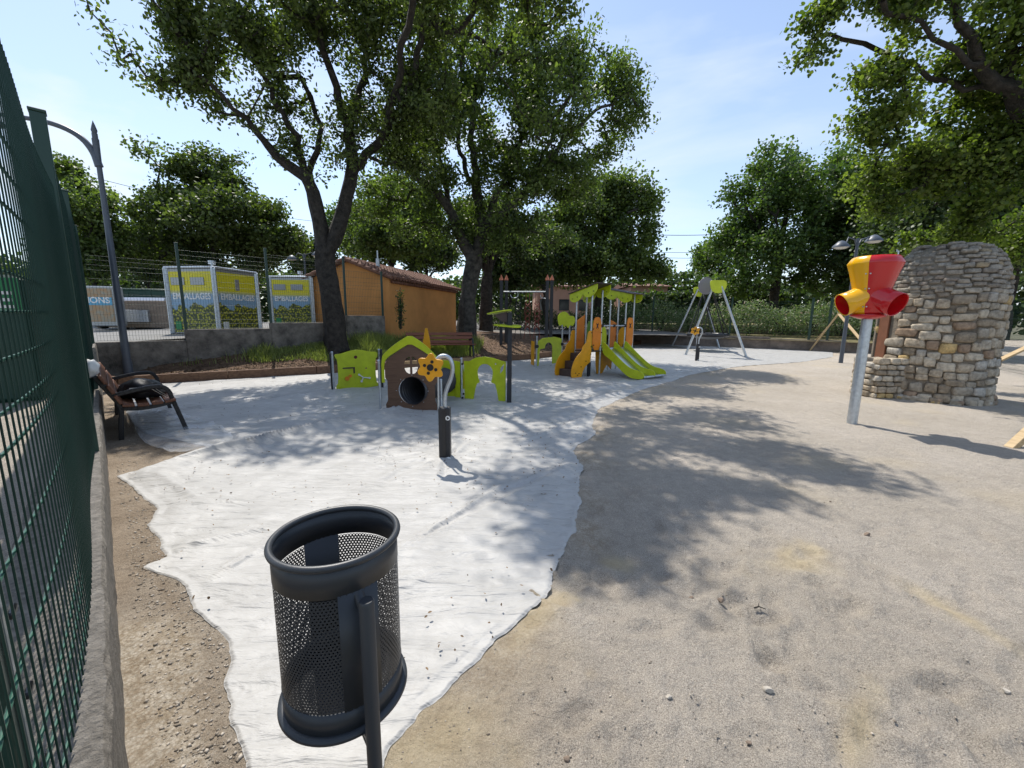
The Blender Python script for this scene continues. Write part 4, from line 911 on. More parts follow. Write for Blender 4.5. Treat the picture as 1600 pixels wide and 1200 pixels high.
# ------------------------------------------------------------------ benches
def bench(loc, rz, Ln, label, slatm, scale=1.0):
    root = empty('park_bench', loc, rz, label, 'bench', 'wooden park benches')
    def rail(pts, r=.018, n=8): return [(pts, r, n)]
    for x in (.10, Ln-.10):
        mb = MB()
        def sq(pts, w=.06):
            for a, b in zip(pts[:-1], pts[1:]):
                a = Vector(a); b = Vector(b); d = b-a; ang = math.atan2(d.z, d.y); R = Matrix.Rotation(ang, 3, 'X'); mb.box((a+b)/2, (w, d.length+.03, .05), R, .008)
        crv = lambda P, it=2: chaikin(P, it, False)
        sq(crv([(x, .02, 0), (x, .04, .25), (x, .07, .42), (x, -.02, .60), (x, -.13, .82)]))
        sq(crv([(x, .07, .40), (x, .3, .375), (x, .57, .42)]))
        sq(crv([(x, .68, 0), (x, .62, .25), (x, .57, .45), (x, .54, .60), (x, .44, .655), (x, .25, .63), (x, .02, .58)]))
        mb.build('side_frame', M['castiron'], root)
    for (y, z, a, nm) in ((.13, .445, -6, 0), (.27, .432, -2, 0), (.41, .438, 3, 0), (.54, .452, 8, 0)):
        mb = MB(); mb.box((0, 0, 0), (Ln, .115, .034), None, .006); o = mb.build('seat_slat', slatm, root); o.data.transform(Matrix.Translation((Ln/2, y, z)) @ Matrix.Rotation(math.radians(a), 4, 'X'))
    for (y, z) in ((.045, .525), (-.01, .66), (-.07, .79)):
        mb = MB(); mb.box((0, 0, 0), (Ln, .034, .115), None, .006); o = mb.build('back_slat', slatm, root); o.data.transform(Matrix.Translation((Ln/2, y, z)) @ Matrix.Rotation(math.radians(-24), 4, 'X').inverted())
    return root
BO = Vector((-6.33, 6.36, 0.0)); BR = -math.pi/4
bench(tuple(BO), BR, 2.0, 'wooden park bench with black cast arms against the left wall, black bundle on its seat', M['slat'])
def bl(x, y, z): return BO + Matrix.Rotation(BR, 3, 'Z')@Vector((x, y, z))
bench((-1.45, 14.95, float(bankz(-2.4, 14.6))-.03), math.radians(197), 2.35, 'reddish slatted park bench on the bank behind the toy house', M['slatred'])
# black bundle on the near bench
mb = MB(); mb.smooth = True; vs = []
for v in icoV:
    q = v*(1+.22*noise.noise(v*2.2)+.10*noise.noise(v*6)); vs.append((q.x*.40, q.y*.25, max(q.z, -.55)*.15+.09))
mb.add(vs, icoF)
vs = []
for v in icoV:
    q = v*(1+.2*noise.noise(v*2.5+Vector((4, 1, 0)))+.12*noise.noise(v*7)); vs.append((q.x*.17+.30, q.y*.17-.02, max(q.z, -.6)*.11+.17))
mb.add(vs, icoF)
o = mb.build('jacket', M['fabricblack']); o.location = bl(1.35, .30, .455); o.rotation_euler = (0, 0, BR); tag(o, 'crumpled black jacket heaped on the seat of the near bench', 'jacket')
mb = MB()
for (x, y0, y1) in ((1.55, .06, .40), (1.62, .1, .35), (1.80, .25, .52), (1.84, .3, .55)):
    mb.tube([bl(1.9, .16, .65), bl(1.9, y0+.1, .64), bl(x+.03, (y0+y1)/2, .60), bl(x, y1, .47), bl(x-.02, y1+.05, .462)], .0035, 5)
tag(mb.build('cord', M['cord']), 'thin pale drawcords hanging over the arms of the near bench', 'cord')
mb = MB(); mb.smooth = True; vs = []
for v in icoV:
    q = v*(1+.25*noise.noise(v*2)+.1*noise.noise(v*6)); vs.append((q.x*.10, q.y*.07, q.z*.11))
mb.add(vs, icoF)
o = mb.build('cloth_bundle', M['white']); o.location = bl(1.86, -.16, .93); tag(o, 'small white crumpled cloth perched on top of the near bench back', 'cloth')

# ------------------------------------------------------------------ toy house with tunnel, and its panels
def gear(c, r, n, amp, k=72):
    return [(c[0]+r*(1+amp*math.cos(n*t))*math.cos(t), c[1]+r*(1+amp*math.cos(n*t))*math.sin(t)) for t in np.linspace(0, 2*math.pi, k, endpoint=False)]
def flower(name, mtx, r, parent, n=6):
    fl = panel(name, [gear((0, 0), r*.86, n, .16)], .022, mtx, M['yellow'], parent, .003)
    mb = MB(); T = mtx
    def disc(x, y, rr): mb.cyl(T@Vector((x, y, -.014)), T@Vector((x, y, .017)), rr, rr*.9, 16)
    disc(0, 0, r*.26)
    for k in range(4):
        a = math.pi/4+k*math.pi/2; disc(r*.42*math.cos(a), r*.42*math.sin(a), r*.125)
    mb.build('petal_dots', M['blackplastic'], fl); return fl

H0 = Vector((-2.11, 6.74, 0)); HE = Vector((.95, -.03, 0)).normalized()
house = empty('play_house', tuple(H0), 0, 'small brown toy house front with lime arched roof and crawl tunnel', 'play house')
Hm = planeM((0, 0, 0), HE)
out = [(.0, .03), (.86, .03), (.86, .13), (.83, .20), (.83, .46), (.87, .52), (.87, .80), (.80, .92), (.62, 1.045), (.44, 1.15), (.27, 1.045), (.08, .92), (.0, .80), (.0, .58), (.035, .53), (.035, .20), (.0, .13)]
def quarter(cx, cy, r, q):
    a0 = q*math.pi/2; return [(cx, cy)]+[(cx+r*math.cos(a0+math.pi/2*i/6), cy+r*math.sin(a0+math.pi/2*i/6)) for i in range(7)]
wn = [quarter(.44+dx, .79+dy, .095, q) for q, dx, dy in ((0, .018, .018), (1, -.018, .018), (2, -.018, -.018), (3, .018, -.018))]
wn = [[(x, .79+(y-.79)*1.25) for x, y in l] for l in wn]
panel('front_board', [out, circ(.45, .365, .235, 40)]+wn, .022, Hm, M['brownboard'], house)
arch_o = [(-.05, .50), (-.045, .92), (.03, 1.01), (.16, 1.12), (.30, 1.215), (.44, 1.295), (.58, 1.215), (.73, 1.10), (.85, .98), (.93, .85), (.96, .74)]
arch_i = [(.86, .78), (.80, .93), (.70, 1.00), (.58, 1.075), (.44, 1.155), (.30, 1.075), (.18, 1.00), (.07, .93), (.0, .84), (-.005, .62), (.0, .50)]
panel('roof_arch', [chaikin(arch_o, 1, False)+chaikin(arch_i, 1, False)], .022, Hm@Matrix.Translation((0, 0, .026)), M['lime'], house)
screws([(.45+.265*math.cos(a), .365+.265*math.sin(a), .012) for a in np.linspace(0, 2*math.pi, 9)[:-1]], Hm, house, .010, 'screw', M['galv'])
# corrugated tunnel running back to the rear board
c0 = Hm@Vector((.45, .365, .016)); tdir = (Vector((-1.30, 7.93, .365))-(H0+c0)); Lt = tdir.length; tdir.normalize()
sd_ = tdir.cross(Vector((0, 0, 1))).normalized(); up = sd_.cross(tdir); mb = MB(); mb.smooth = True; vs = []; nk = 72; ns = 36
for k in range(nk+1):
    r_ = .236+.018*math.cos(k*math.pi/2) if k else .236
    p = c0+tdir*(Lt*k/nk)
    for j in range(ns): a = 2*math.pi*j/ns; vs.append(p+(sd_*math.cos(a)+up*math.sin(a))*r_)
mb.add(vs, [(k*ns+j, k*ns+(j+1) % ns, (k+1)*ns+(j+1) % ns, (k+1)*ns+j) for k in range(nk) for j in range(ns)])
tn = mb.build('tunnel', mat('black corrugated plastic', (.05, .05, .055), .28), house)
def ppost(root, x, y, h, r=.021, m='galv', name='post', cap=True, z=0):
    mb = MB(); mb.cyl((x, y, z), (x, y, z+h), r, n=14)
    if cap: mb.cyl((x, y, z+h), (x, y, z+h+.02), r*1.25, r*.8, 14)
    mb.cyl((x, y, z), (x, y, z+.02), r*1.9, r*1.6, 14)
    return mb.build(name, M[m], root)
ppost(house, -.10, .01, .86); ppost(house, .93, -.02, .55)
# rear tunnel board
RM = planeM(Vector((-1.62, 8.02, 0))-H0, Vector((.95, -.28, 0)))
panel('rear_board', [chaikin([(0, .05), (.72, .05), (.72, .72), (.55, .72), (.36, .76), (.2, .74), (.0, .72)], 1), circ(.36, .365, .225, 32)], .022, RM, M['lime'], house)
pz = planeM(Vector((-1.95, 8.2, 0))-H0, Vector((1, 0, 0)))
panel('roof_spike', [[(.12, .95), (.32, .95), (.30, 1.16), (.26, 1.36), (.215, 1.36), (.18, 1.16)]], .02, pz, M['yellow'], house)

PL = Vector((-3.70, 8.42, 0)); pe = (Vector((-2.92, 8.93, 0))-PL); ln = pe.length
play_l = empty('play_wall', tuple(PL), 0, 'lime activity board with turning toys between two grey posts, left of the toy house', 'play wall', 'lime play boards')
Pm = planeM((0, 0, 0), pe)
o_ = [(.03, .05), (ln-.03, .05), (ln-.03, .12), (ln-.08, .18), (ln-.08, .66), (ln-.03, .72), (ln-.03, .82), (ln*.8, .825), (ln*.62, .87), (ln*.45, .88), (ln*.28, .84), (.14, .80), (.03, .80), (.03, .74), (.08, .68), (.08, .2), (.03, .13)]
panel('board', [chaikin(o_, 1), circ(ln*.48, .72, .035, 16), circ(ln*.70, .47, .018, 12)], .02, Pm, M['lime'], play_l)
ppost(play_l, -.01, -.01, .84); ppost(play_l, -.07, .06, .80, .028, 'blackpost'); q = Vector(pe); ppost(play_l, q.x+.01, q.y, .86); ppost(play_l, q.x+.07, q.y-.05, .86, .026, 'blackpost')
mb = MB()
for a, b in (((.52, .35), (.62, .28)), ((.62, .28), (.76, .26)), ((.62, .28), (.58, .20))):
    mb.cyl(Pm@Vector((a[0]*ln, a[1], .03)), Pm@Vector((b[0]*ln, b[1], .03)), .012, n=8)
for a in ((.76, .26), (.58, .20), (.53, .345)): mb.cyl(Pm@Vector((a[0]*ln*1.0, a[1], .018)), Pm@Vector((a[0]*ln, a[1], .045)), .022, n=12)
mb.build('turning_toy', M['white'], play_l)
mb = MB(); mb.cyl(Pm@Vector((.27*ln, .28, .015)), Pm@Vector((.27*ln, .28, .04)), .045, n=16); mb.cyl(Pm@Vector((.34*ln, .33, .015)), Pm@Vector((.34*ln, .33, .04)), .03, n=16); mb.build('orange_disc', M['orange'], play_l)
mb = MB(); mb.box(Pm@Vector((.32*ln, .50, .016)), (.24, .02, .025), Matrix.Rotation(math.atan2(pe.y, pe.x), 3, 'Z')); mb.box(Pm@Vector((.43*ln, .44, .016)), (.03, .02, .12), Matrix.Rotation(math.atan2(pe.y, pe.x), 3, 'Z')); mb.build('slot', M['darkbrown'], play_l)
mb = MB(); mb.cyl(Pm@Vector((ln*.48, .72, -.02)), Pm@Vector((ln*.48, .72, .0)), .05, n=16); mb.build('peephole', mat('dark red', (.09, .008, .008), .5), play_l)

# right boards with the doorway, and black post with leaf tables
QA = Vector((-.95, 7.80, 0)); QB = Vector((-.10, 7.53, 0)); qe = QB-QA; ql = qe.length
door = empty('play_wall', tuple(QA), 0, 'lime board with a person-shaped doorway cut out, right of the toy house', 'play wall', 'lime play boards')
Qm = planeM((0, 0, 0), qe)
dc = .52*ql
doorway = [(dc-.24, .03), (dc-.20, .24), (dc-.17, .33), (dc-.11, .37), (dc-.14, .45)]+circ(dc, .56, .155, 15, .16, math.pi*1.06, -.06*math.pi)+[(dc+.14, .45), (dc+.12, .38), (dc+.20, .35), (dc+.24, .20), (dc+.27, .03)]
o_ = [(.04, .03)]+doorway+[(ql-.02, .03), (ql-.02, .78), (ql*.86, .80), (ql*.7, .84), (ql*.5, .86), (ql*.3, .83), (.14, .76), (.03, .76)]
panel('board', [o_, [(ql-.12, .66), (ql-.05, .74), (ql-.07, .62), (ql-.13, .55)], circ(ql-.22, .73, .018, 10)], .02, Qm, M['lime'], door)
ppost(door, -.02, .0, .80)
yb = panel('yellow_roller', [chaikin([(.02, .12), (.10, .12), (.10, .66), (.02, .66)], 1)], .05, Qm@Matrix.Translation((0, 0, -.03)), M['yellow'], door)
screws([(.0, .70, .02), (.02, .12, .02), (.0, .04, .02)], Qm, door, .022, 'clamp')
panel('side_strip', [[(-.16, .04), (-.05, .04), (-.05, .74), (-.22, .76), (-.22, .66), (-.15, .6)]], .02, Qm, M['lime'], door)
lt = empty('leaf_table', (-.05, 7.47, 0), 0, 'tall slim black post carrying a lime leaf-shaped table top and a tilted leaf roof', 'leaf table')
mb = MB(); mb.box((0, 0, .84), (.085, .085, 1.68), None, .008); mb.build('post', M['blackpost'], lt)
leafo = chaikin([(-.32, -.02), (-.18, -.10), (.02, -.15), (.16, -.14), (.21, -.04), (.20, .08), (.12, .12), (.05, .10), (-.1, .12), (-.2, .06)], 2)
panel('table_leaf', [leafo], .025, Matrix.Translation((0, 0, 1.44)) @ Matrix.Rotation(math.radians(6), 4, 'X') @ Matrix.Rotation(math.radians(3), 4, 'Y'), M['lime'], lt)
mb = MB(); mb.box((-.03, -.01, 1.475), (.10, .03, .03), None, .005); mb.box((.03, -.01, 1.475), (.05, .04, .04), None, .005); mb.build('clamp', M['blackplastic'], lt)
panel('roof_leaf', [chaikin([(-.48, 0), (-.25, -.12), (.02, -.10), (.04, .1), (-.2, .14)], 2)], .02, Matrix.Translation((0, .02, 1.71)) @ Matrix.Rotation(math.radians(-9), 4, 'Y') @ Matrix.Rotation(math.radians(-8), 4, 'X'), M['lime'], lt)
panel('leaf_bracket', [[(-.30, 1.63), (-.05, 1.69), (-.05, 1.50), (-.14, 1.51)]], .02, planeM((0, .0, 0), (1, 0, 0)), M['darkbrown'], lt)

# ------------------------------------------------------------------ talk tubes
def talk(loc, label, sc=1.0, rz=0.0):
    root = empty('talk_tube', loc, rz, label, 'talk tube', 'talk tubes with flower mouthpieces')
    mb = MB(); mb.box((0, 0, .29), (.125, .11, .64), None, .01); mb.build('post', M['blackpost'], root)
    mb = MB(); mb.box((.0, -.058, .29), (.035, .006, .60)); mb.build('post_groove', M['blackplastic'], root)
    pts = chaikin([(.005, 0, .58), (.005, 0, .72), (.02, 0, .80), (.085, 0, .95), (.10, 0, 1.07), (.06, 0, 1.17), (-.03, 0, 1.18), (-.09, -.01, 1.12), (-.12, -.03, 1.06)], 2, False)
    mb = MB(); mb.tube(pts, .022, 14); mb.build('bent_pipe', M['galv'], root)
    mb = MB(); mb.cyl((-.065, .0, .58), (-.065, 0, 1.0), .011, n=10); mb.build('thin_pipe', M['galv'], root)
    flower('flower', Matrix.Translation((-.135, -.05, 1.055)) @ planeM((0, 0, 0), (1, -.12, 0)) @ Matrix.Rotation(.45, 4, 'Z'), .155, root)
    st = panel('sticker', [circ(.042, .50, .026, 20)], .003, planeM((0, -.0575, 0), (1, 0, 0)), M['white'], root, .0003)
    panel('pictogram', [gear((.042, .50), .012, 3, .3, 24)], .002, planeM((0, -.0600, 0), (1, 0, 0)), M['blackplastic'], st, .0002)
    panel('base_ring', [circ(.045, .03, .030, 20), circ(.045, .03, .014, 14)], .012, planeM((0, -.066, 0), (1, 0, 0)), M['white'], root, .001)
    for c in [root]: c.scale = (sc, sc, sc)
    return root
talk((-.74, 4.41, 0), 'near black square post with bent steel talk pipe and amber flower on the white sheet')
talk((7.09, 15.68, 0), 'far talk post with amber flower standing in front of the nest swing', 1.08, -.35)

# ------------------------------------------------------------------ slide tower
P1 = Vector((2.12, 11.15, 0)); E = Vector((.8, .6, 0)); Vv = Vector((-.6, .8, 0)); ang = math.atan2(.6, .8)
tw = empty('slide_tower', tuple(P1), ang, 'toddler play tower with two lime roofs, amber steps and a double lime slide', 'slide tower')
D = .57
X_ = (1, 0, 0); Y_ = (0, 1, 0)
fr = lambda y: planeM((0, y, 0), X_)      # plane facing the viewer, u along local x
sdp = lambda x: planeM((x, 0, 0), Y_)     # plane across, u along local y
posts = [(0, 0), (0, D), (.40, 0), (.40, D), (1.43, 0), (1.43, D), (1.80, 0), (1.80, D)]
for (x, y) in posts: ppost(tw, x, y, 2.32 if (y > 0) == (x > 1) or True else 2.2, .024)
mb = MB(); mb.box((.20, D/2, .685), (.44, D+.04, .03), None, .004); mb.box((.915, D/2, .684), (.99, D+.04, .03), None, .004); mb.box((1.61, D/2, .685), (.40, D+.04, .03), None, .004); mb.build('deck', M['darkbrown'], tw)
# steps
for i in range(3):
    mb = MB(); x1 = -.60+.20*i; zt = .21*(i+1)-.02
    mb.box((x1+.1, D/2, zt), (.22, D-.05, .03), None, .003); mb.box((x1+.0, D/2, zt/2 if i == 0 else zt-.105), (.02, D-.05, zt-.03 if i == 0 else .18), None, .002); mb.build('step', M['darkbrown'], tw)
so_ = [(-.72, .04), (-.66, .0), (-.34, .0), (-.32, .10), (-.26, .24), (-.12, .36), (.0, .42), (.0, 1.24), (-.07, 1.26), (-.14, 1.22), (-.17, 1.08), (-.20, .94), (-.32, .86), (-.36, .72), (-.50, .62), (-.62, .50), (-.70, .34), (-.74, .16)]
for y in (-.03, D+.03):
    panel('stair_side', [chaikin(so_, 1)], .022, fr(y), M['yellow'], tw)
screws([(-.45, .12, .012), (-.38, .30, .012), (-.50, .08, .012), (-.58, .14, .012), (-.2, .44, .012), (-.02, .62, .012), (-.02, .82, .012), (-.02, 1.2, .012), (.03, 1.3, .03), (.06, .86, .03), (.36, .84, .03), (.36, 1.2, .03)], fr(-.03), tw, .018)
mb = MB(); mb.box((-.03, .0, .2), (.09, .06, .40), None, .004); mb.build('foot', M['blackpost'], tw)
# front (near) boards
def hat(w_, z0, zt): return chaikin([(.03, z0), (w_-.03, z0), (w_-.03, zt-.22), (w_-.06, zt-.10), (w_*.5+.1, zt-.02), (w_*.5, zt), (w_*.5-.1, zt-.02), (.06, zt-.10), (.03, zt-.22)], 1)
for x0, w_, y in ((0, .40, -.0), (1.43, .37, -.0)):
    b_ = panel('front_board', [hat(w_, .72, 1.62)], .022, fr(y-.03)@Matrix.Translation((x0, 0, 0)), M['orange'], tw)
    T = fr(y-.043)@Matrix.Translation((x0+w_/2, 1.38, 0))
    em = panel('emblem_ring', [circ(0, 0, .10, 24, .13), circ(0, 0, .088, 24, .118)], .004, T, M['yellow'], b_, .0005)
    panel('emblem', [[(-.045, .08), (-.012, .05), (.012, .05), (.045, .08), (.045, .05), (.018, 0), (.045, -.06), (.045, -.08), (.012, -.045), (-.012, -.045), (-.045, -.08), (-.045, -.06), (-.018, 0), (-.045, .05)]], .006, T, M['blackplastic'], b_, .0005)
# rear boards
panel('rear_board', [[(.03, .72), (.37, .72), (.37, 1.68), (.03, 1.50)]], .022, fr(D+.03), M['orange'], tw)
panel('rear_board', [[(.03, .72), (.34, .72), (.34, 1.45), (.03, 1.55)]], .022, fr(D+.03)@Matrix.Translation((1.43, 0, 0)), M['orange'], tw)
panel('rear_board', [chaikin([(.0, .72), (.36, .72), (.36, 1.35), (.3, 1.52), (.1, 1.52), (.0, 1.4)], 1)], .022, fr(D+.03)@Matrix.Translation((.48, 0, 0)), M['darklime'], tw)
panel('rear_board', [chaikin([(.0, .72), (.34, .72), (.34, 1.2), (.25, 1.35), (.1, 1.3), (.0, 1.2)], 1)], .022, fr(D+.03)@Matrix.Translation((1.0, 0, 0)), M['lime'], tw)
for x0 in (.42, 1.41):
    panel('side_fin', [chaikin([(.0, .75), (.2, .80), (.22, 1.2), (.1, 1.34), (.0, 1.34)], 1)], .02, sdp(x0), M['yellow'], tw)
mb = MB(); mb.cyl((.40, -.02, 1.38), (1.43, -.02, 1.38), .018, n=10); mb.build('grab_bar', M['galv'], tw)
mb = MB()
for x in (.42, .92, 1.41): mb.box((x, -.02, 1.38), (.09, .07, .09), None, .02)
mb.build('bar_clamp', M['blackplastic'], tw)
panel('under_board', [[(.0, .66), (.72, .66), (.70, .10), (.50, .26), (.30, .02), (.08, .0), (.02, .3)]], .022, fr(.18)@Matrix.Translation((.42, 0, 0)), M['yellow'], tw)
# roofs: scalloped side boards across, a sloping top
def roof(x0, x1, zn, zf):
    y0, y1 = -.22, D+.22; W_ = y1-y0
    zl = lambda y: zn+(zf-zn)*(y-y0)/W_
    for x in (x0-.06, x1+.06):
        ys = np.linspace(y0, y1, 25); low = [(y, zl(y)-.13-.15*abs(math.sin(math.pi*2*(y-y0)/W_))**.6*(1)) for y in ys]
        lp = [(y0, zl(y0))]+[(y1, zl(y1))]+low[::-1]
        panel('roof_side', [lp], .02, sdp(x), M['lime'], tw)
        screws([(y, zl(y)-.16, .014) for y in (-.1, .08, D-.08, D+.1)], planeM((x, 0, 0), (0, -1, 0))@Matrix.Scale(-1, 4, (1, 0, 0)), tw, .016)
    a = math.atan2(zf-zn, W_); mb = MB(); mb.box((0, 0, 0), (x1-x0+.24, W_/math.cos(a)+.04, .022), None, .004); o = mb.build('roof_board', M['darkbrown'], tw); o.data.transform(Matrix.Translation(((x0+x1)/2, (y0+y1)/2, (zn+zf)/2+.013)) @ Matrix.Rotation(a, 4, 'X'))
roof(0, .40, 2.48, 2.24); roof(1.43, 1.80, 2.27, 2.46)
# double slide
Ls = 1.42
def sl_z(t):   # chute floor height along the run
    return .68*(1-smoothstep(-.05, 1.08, np.array(t)))+.12*float(np.clip((t-.75)/.25, 0, 1))*1+.0
def side_prof(h0):
    top = [(.05, .95), (.12, .93), (.30, .78), (.6, .56), (.9, .36), (1.1, .29), (1.3, .27), (1.42, .23), (1.45, .15), (1.42, .08), (1.3, .05), (1.08, .05), (.9, .10), (.6, .30), (.3, .50), (.05, .62)]
    return chaikin(top, 2)
for x in (.44, .915, 1.39):
    # plane with u running outwards (towards -y)
    m_ = planeM((x, 0, 0), (0, -1, 0)); panel('slide_side', [side_prof(0)], .024, m_, M['lime'], tw)
screws([(.95, .20, -.014), (1.25, .20, -.014), (1.22, .10, -.014), (1.38, .09, -.014), (.28, .66, -.014)], planeM((.44, 0, 0), (0, -1, 0)), tw, .018)
for x0, x1 in ((.455, .90), (.93, 1.375)):
    mb = MB(); mb.smooth = True
    def fn(u, v):
        t = v; y = -(.02+t*1.40); z = .68*(1-float(smoothstep(-.12, .92, np.array(t))))+.115+.02*max(0, t-.9); return (x0+(x1-x0)*u, y, z)
    mb.grid(fn, 3, 24); mb.v += []; mb.build('chute', M['steel'], tw)
    mb = MB(); mb.smooth = True
    mb.grid(lambda u, v: (x0+(x1-x0)*u, -1.42-.028*math.sin(v*math.pi), .137-.06*v), 3, 8); mb.build('chute_lip', M['galv'], tw)
mb = MB(); mb.cyl((.50, -1.28, 0), (.50, -1.28, .12), .02, n=10); mb.cyl((1.33, -1.28, 0), (1.33, -1.28, .12), .02, n=10); mb.build('slide_foot', M['galv'], tw)

# small arch + tree sign
A0 = gp(838, 576); AE = (gp(877, 571)-A0); al = AE.length
ar = empty('play_arch', tuple(A0), 0, 'small lime crawl arch between thin posts, left of the slide steps', 'play arch')
Am = planeM((0, 0, 0), AE)
ao = [(.0, .08), (.10, .08), (.14, .3), (.12, .42), (.16, .60)]+circ(.36*al+.12, .62, .20, 10, .18, math.pi, .0)+[(.36*al+.32, .1), (al*.98, .1), (al*.98, .90), (al*.7, .97), (.30, .95), (.06, .86)]
panel('board', [ao], .02, Am, M['lime'], ar)
ppost(ar, 0, 0, 1.0, .022); ppost(ar, AE.x*.55, AE.y*.55, .05, .022, cap=False); ppost(ar, AE.x, AE.y, 1.75, .022); ppost(ar, AE.x+.28, AE.y+.3, 1.62, .022)
panel('yellow_side', [[(0, .1), (.3, .1), (.3, .85), (0, .85)]], .02, planeM((-.08, .0, 0), (-.25, 1, 0)), M['yellow'], ar)
mb = MB(); mb.box((0, -.02, .70), (.12, .08, .10), None, .02); mb.box((AE.x, AE.y-.02, .72), (.12, .08, .10), None, .02); mb.build('clamp', M['blackplastic'], ar)
cl = chaikin([(-.16, 1.42), (-.12, 1.30), (.0, 1.38), (.05, 1.25), (.12, 1.36), (.2, 1.22), (.28, 1.36), (.36, 1.30), (.44, 1.40), (.46, 1.56), (.38, 1.66), (.24, 1.64), (.18, 1.74), (.04, 1.80), (-.12, 1.74), (-.2, 1.6)], 2)
panel('cloud_board', [cl], .02, planeM((AE.x, AE.y-.03, 0), (1, .35, 0)), M['lime'], ar)
mb = MB(); mb.cyl((AE.x, AE.y, .72), (AE.x+.75, AE.y+.1, .80), .016, n=8); mb.build('rail', M['galv'], ar)
mb = MB(); mb.cyl((AE.x+.20, AE.y+.02, .78), (AE.x+.55, AE.y+.07, .80), .05, .05, 12); mb.build('red_roller', M['plasticred'], ar)

# ------------------------------------------------------------------ climbing frame at the back
CZ = .42
cf = empty('climbing_frame', (-.3, 17.6, CZ), 0, 'tall dark climbing frame with steel bar, hanging nets and orange pointed post caps', 'climbing frame')
def zt_of(py, Y): return at(800, py, Y).z
for (px, Y) in ((783, 17.4), (791, 18.0), (854, 17.2), (861, 17.7)):
    p = at(px, 500, Y); x = p.x+.3; y = Y-17.6; top = at(px, 438, Y).z-CZ
    mb = MB(); mb.box((x, y, top/2), (.13, .13, top), None, .01); pb = mb.build('post', M['blackpost'], cf)
    mb = MB(); mb.lathe([(.085, top), (.07, top+.08), (.0, top+.24)], (x, y, 0), 10); mb.build('post_cap', mat('salmon cap', (.60, .20, .11), .5), pb)
a = at(787, 456, 17.7); b = at(857, 456, 17.45); ov = Vector((.3, -17.6, -CZ))
mb = MB(); mb.cyl(a+ov, b+ov, .03, n=10); mb.build('top_bar', M['galv'], cf)
mb = MB()
for k in range(2):
    x = a.x+ov.x+.45+k*1.25
    mb.tube([(x+.16*math.cos(t), -.02, a.z-CZ-.12+.14*math.sin(t)) for t in np.linspace(math.pi, 2.1*math.pi, 10)], .018, 6)
mb.build('ring_handle', M['galv'], cf)
for k, m_ in ((0, 'rope'), (1, 'redrope'), (2, 'redrope')):
    x = a.x+ov.x+.62+k*.40; mb = MB()
    for s in (-1, 1):
        mb.tube([(x+s*.07, 0, a.z-CZ), (x+s*.07, 0, a.z-CZ-.4), (x+s*.13, 0, a.z-CZ-.8), (x+s*.06, 0, a.z-CZ-1.25), (x+s*.14, 0, .25)], .014, 5)
        mb.tube([(x+s*.02, .03, a.z-CZ-.4)]+[(x+s*.12*(-1)**q, .03, a.z-CZ-.45-q*.22) for q in range(6)], .022, 5)
    mb.build('hanging_net', M[m_], cf)

# ------------------------------------------------------------------ nest swing
apf = at(1121, 443, 17.8); apb = at(1094, 452, 23.3); f1 = gp(1166, 558); f2 = gp(1071, 555); g1 = gp(1124, 544); g2 = gp(1050, 541)
sw = empty('nest_swing', tuple(f2), 0, 'nest swing on a grey steel A-frame with lime end discs by the rear wall', 'swing')
o0 = -f2
for ft, ap in ((f1, apf+Vector((.12, 0, 0))), (f2, apf-Vector((.12, 0, 0))), (g1, apb+Vector((.12, 0, 0))), (g2, apb-Vector((.12, 0, 0)))):
    mb = MB(); mb.cyl(ft+o0, ap+o0, .05, n=12); mb.cyl(ft+o0, ft+o0+Vector((0, 0, .03)), .09, n=12); mb.build('leg', M['galv'], sw)
mb = MB(); mb.cyl(apf+o0-Vector((0, 0, .1)), apb+o0-Vector((0, 0, .1)), .06, n=12); mb.build('cross_beam', M['galv'], sw)
cd = (apb-apf).normalized()
pe_ = Vector((.97, .1, 0))
for ap, dd in ((apf, -.06), (apb, .1)):
    lp = chaikin([(-.38, .10), (-.30, -.28), (-.05, -.42), (.28, -.36), (.42, -.05), (.34, .12), (.15, .14), (0, .12), (-.2, .14)], 2)
    panel('end_disc', [lp], .03, planeM(ap+o0+Vector((0, dd, 0)), pe_), M['lime'], sw)
lp = circ(0, -.12, .36, 24)
panel('inner_disc', [lp], .03, planeM(apf+o0+Vector((-.30, .35, .04)), pe_), mat('grey mauve board', (.20, .19, .23), .5), sw)
sc_ = at(1106, 523, 20.6)+o0; mb = MB(); R1 = .90
mb.tube([sc_+Vector((R1*math.cos(t), R1*math.sin(t), 0)) for t in np.linspace(0, 2*math.pi, 41)[:-1]], .085, 10, closed=True); mb.build('seat_ring', M['blackplastic'], sw)
mb = MB(); mb.lathe([(R1, 0), (R1*.8, -.12), (R1*.5, -.2), (0, -.24)][::-1], sc_, 28); mb.build('seat_net', M['netgrey'], sw)
mb = MB()
for sx in (-1, 1):
    for sy in (-1, 1):
        mb = MB(); pt = sc_+Vector((sx*.6, sy*.62, 0)); tp = (apf if sy < 0 else apb)+o0+cd*(1.5 if sy < 0 else -1.5)-Vector((0, 0, .15))
        mb.tube([tp, pt+Vector((.12, 0, 0))], .025, 5); mb.tube([tp, pt-Vector((.12, .0, 0))], .025, 5); mb.build('rope', M['rope'], sw)

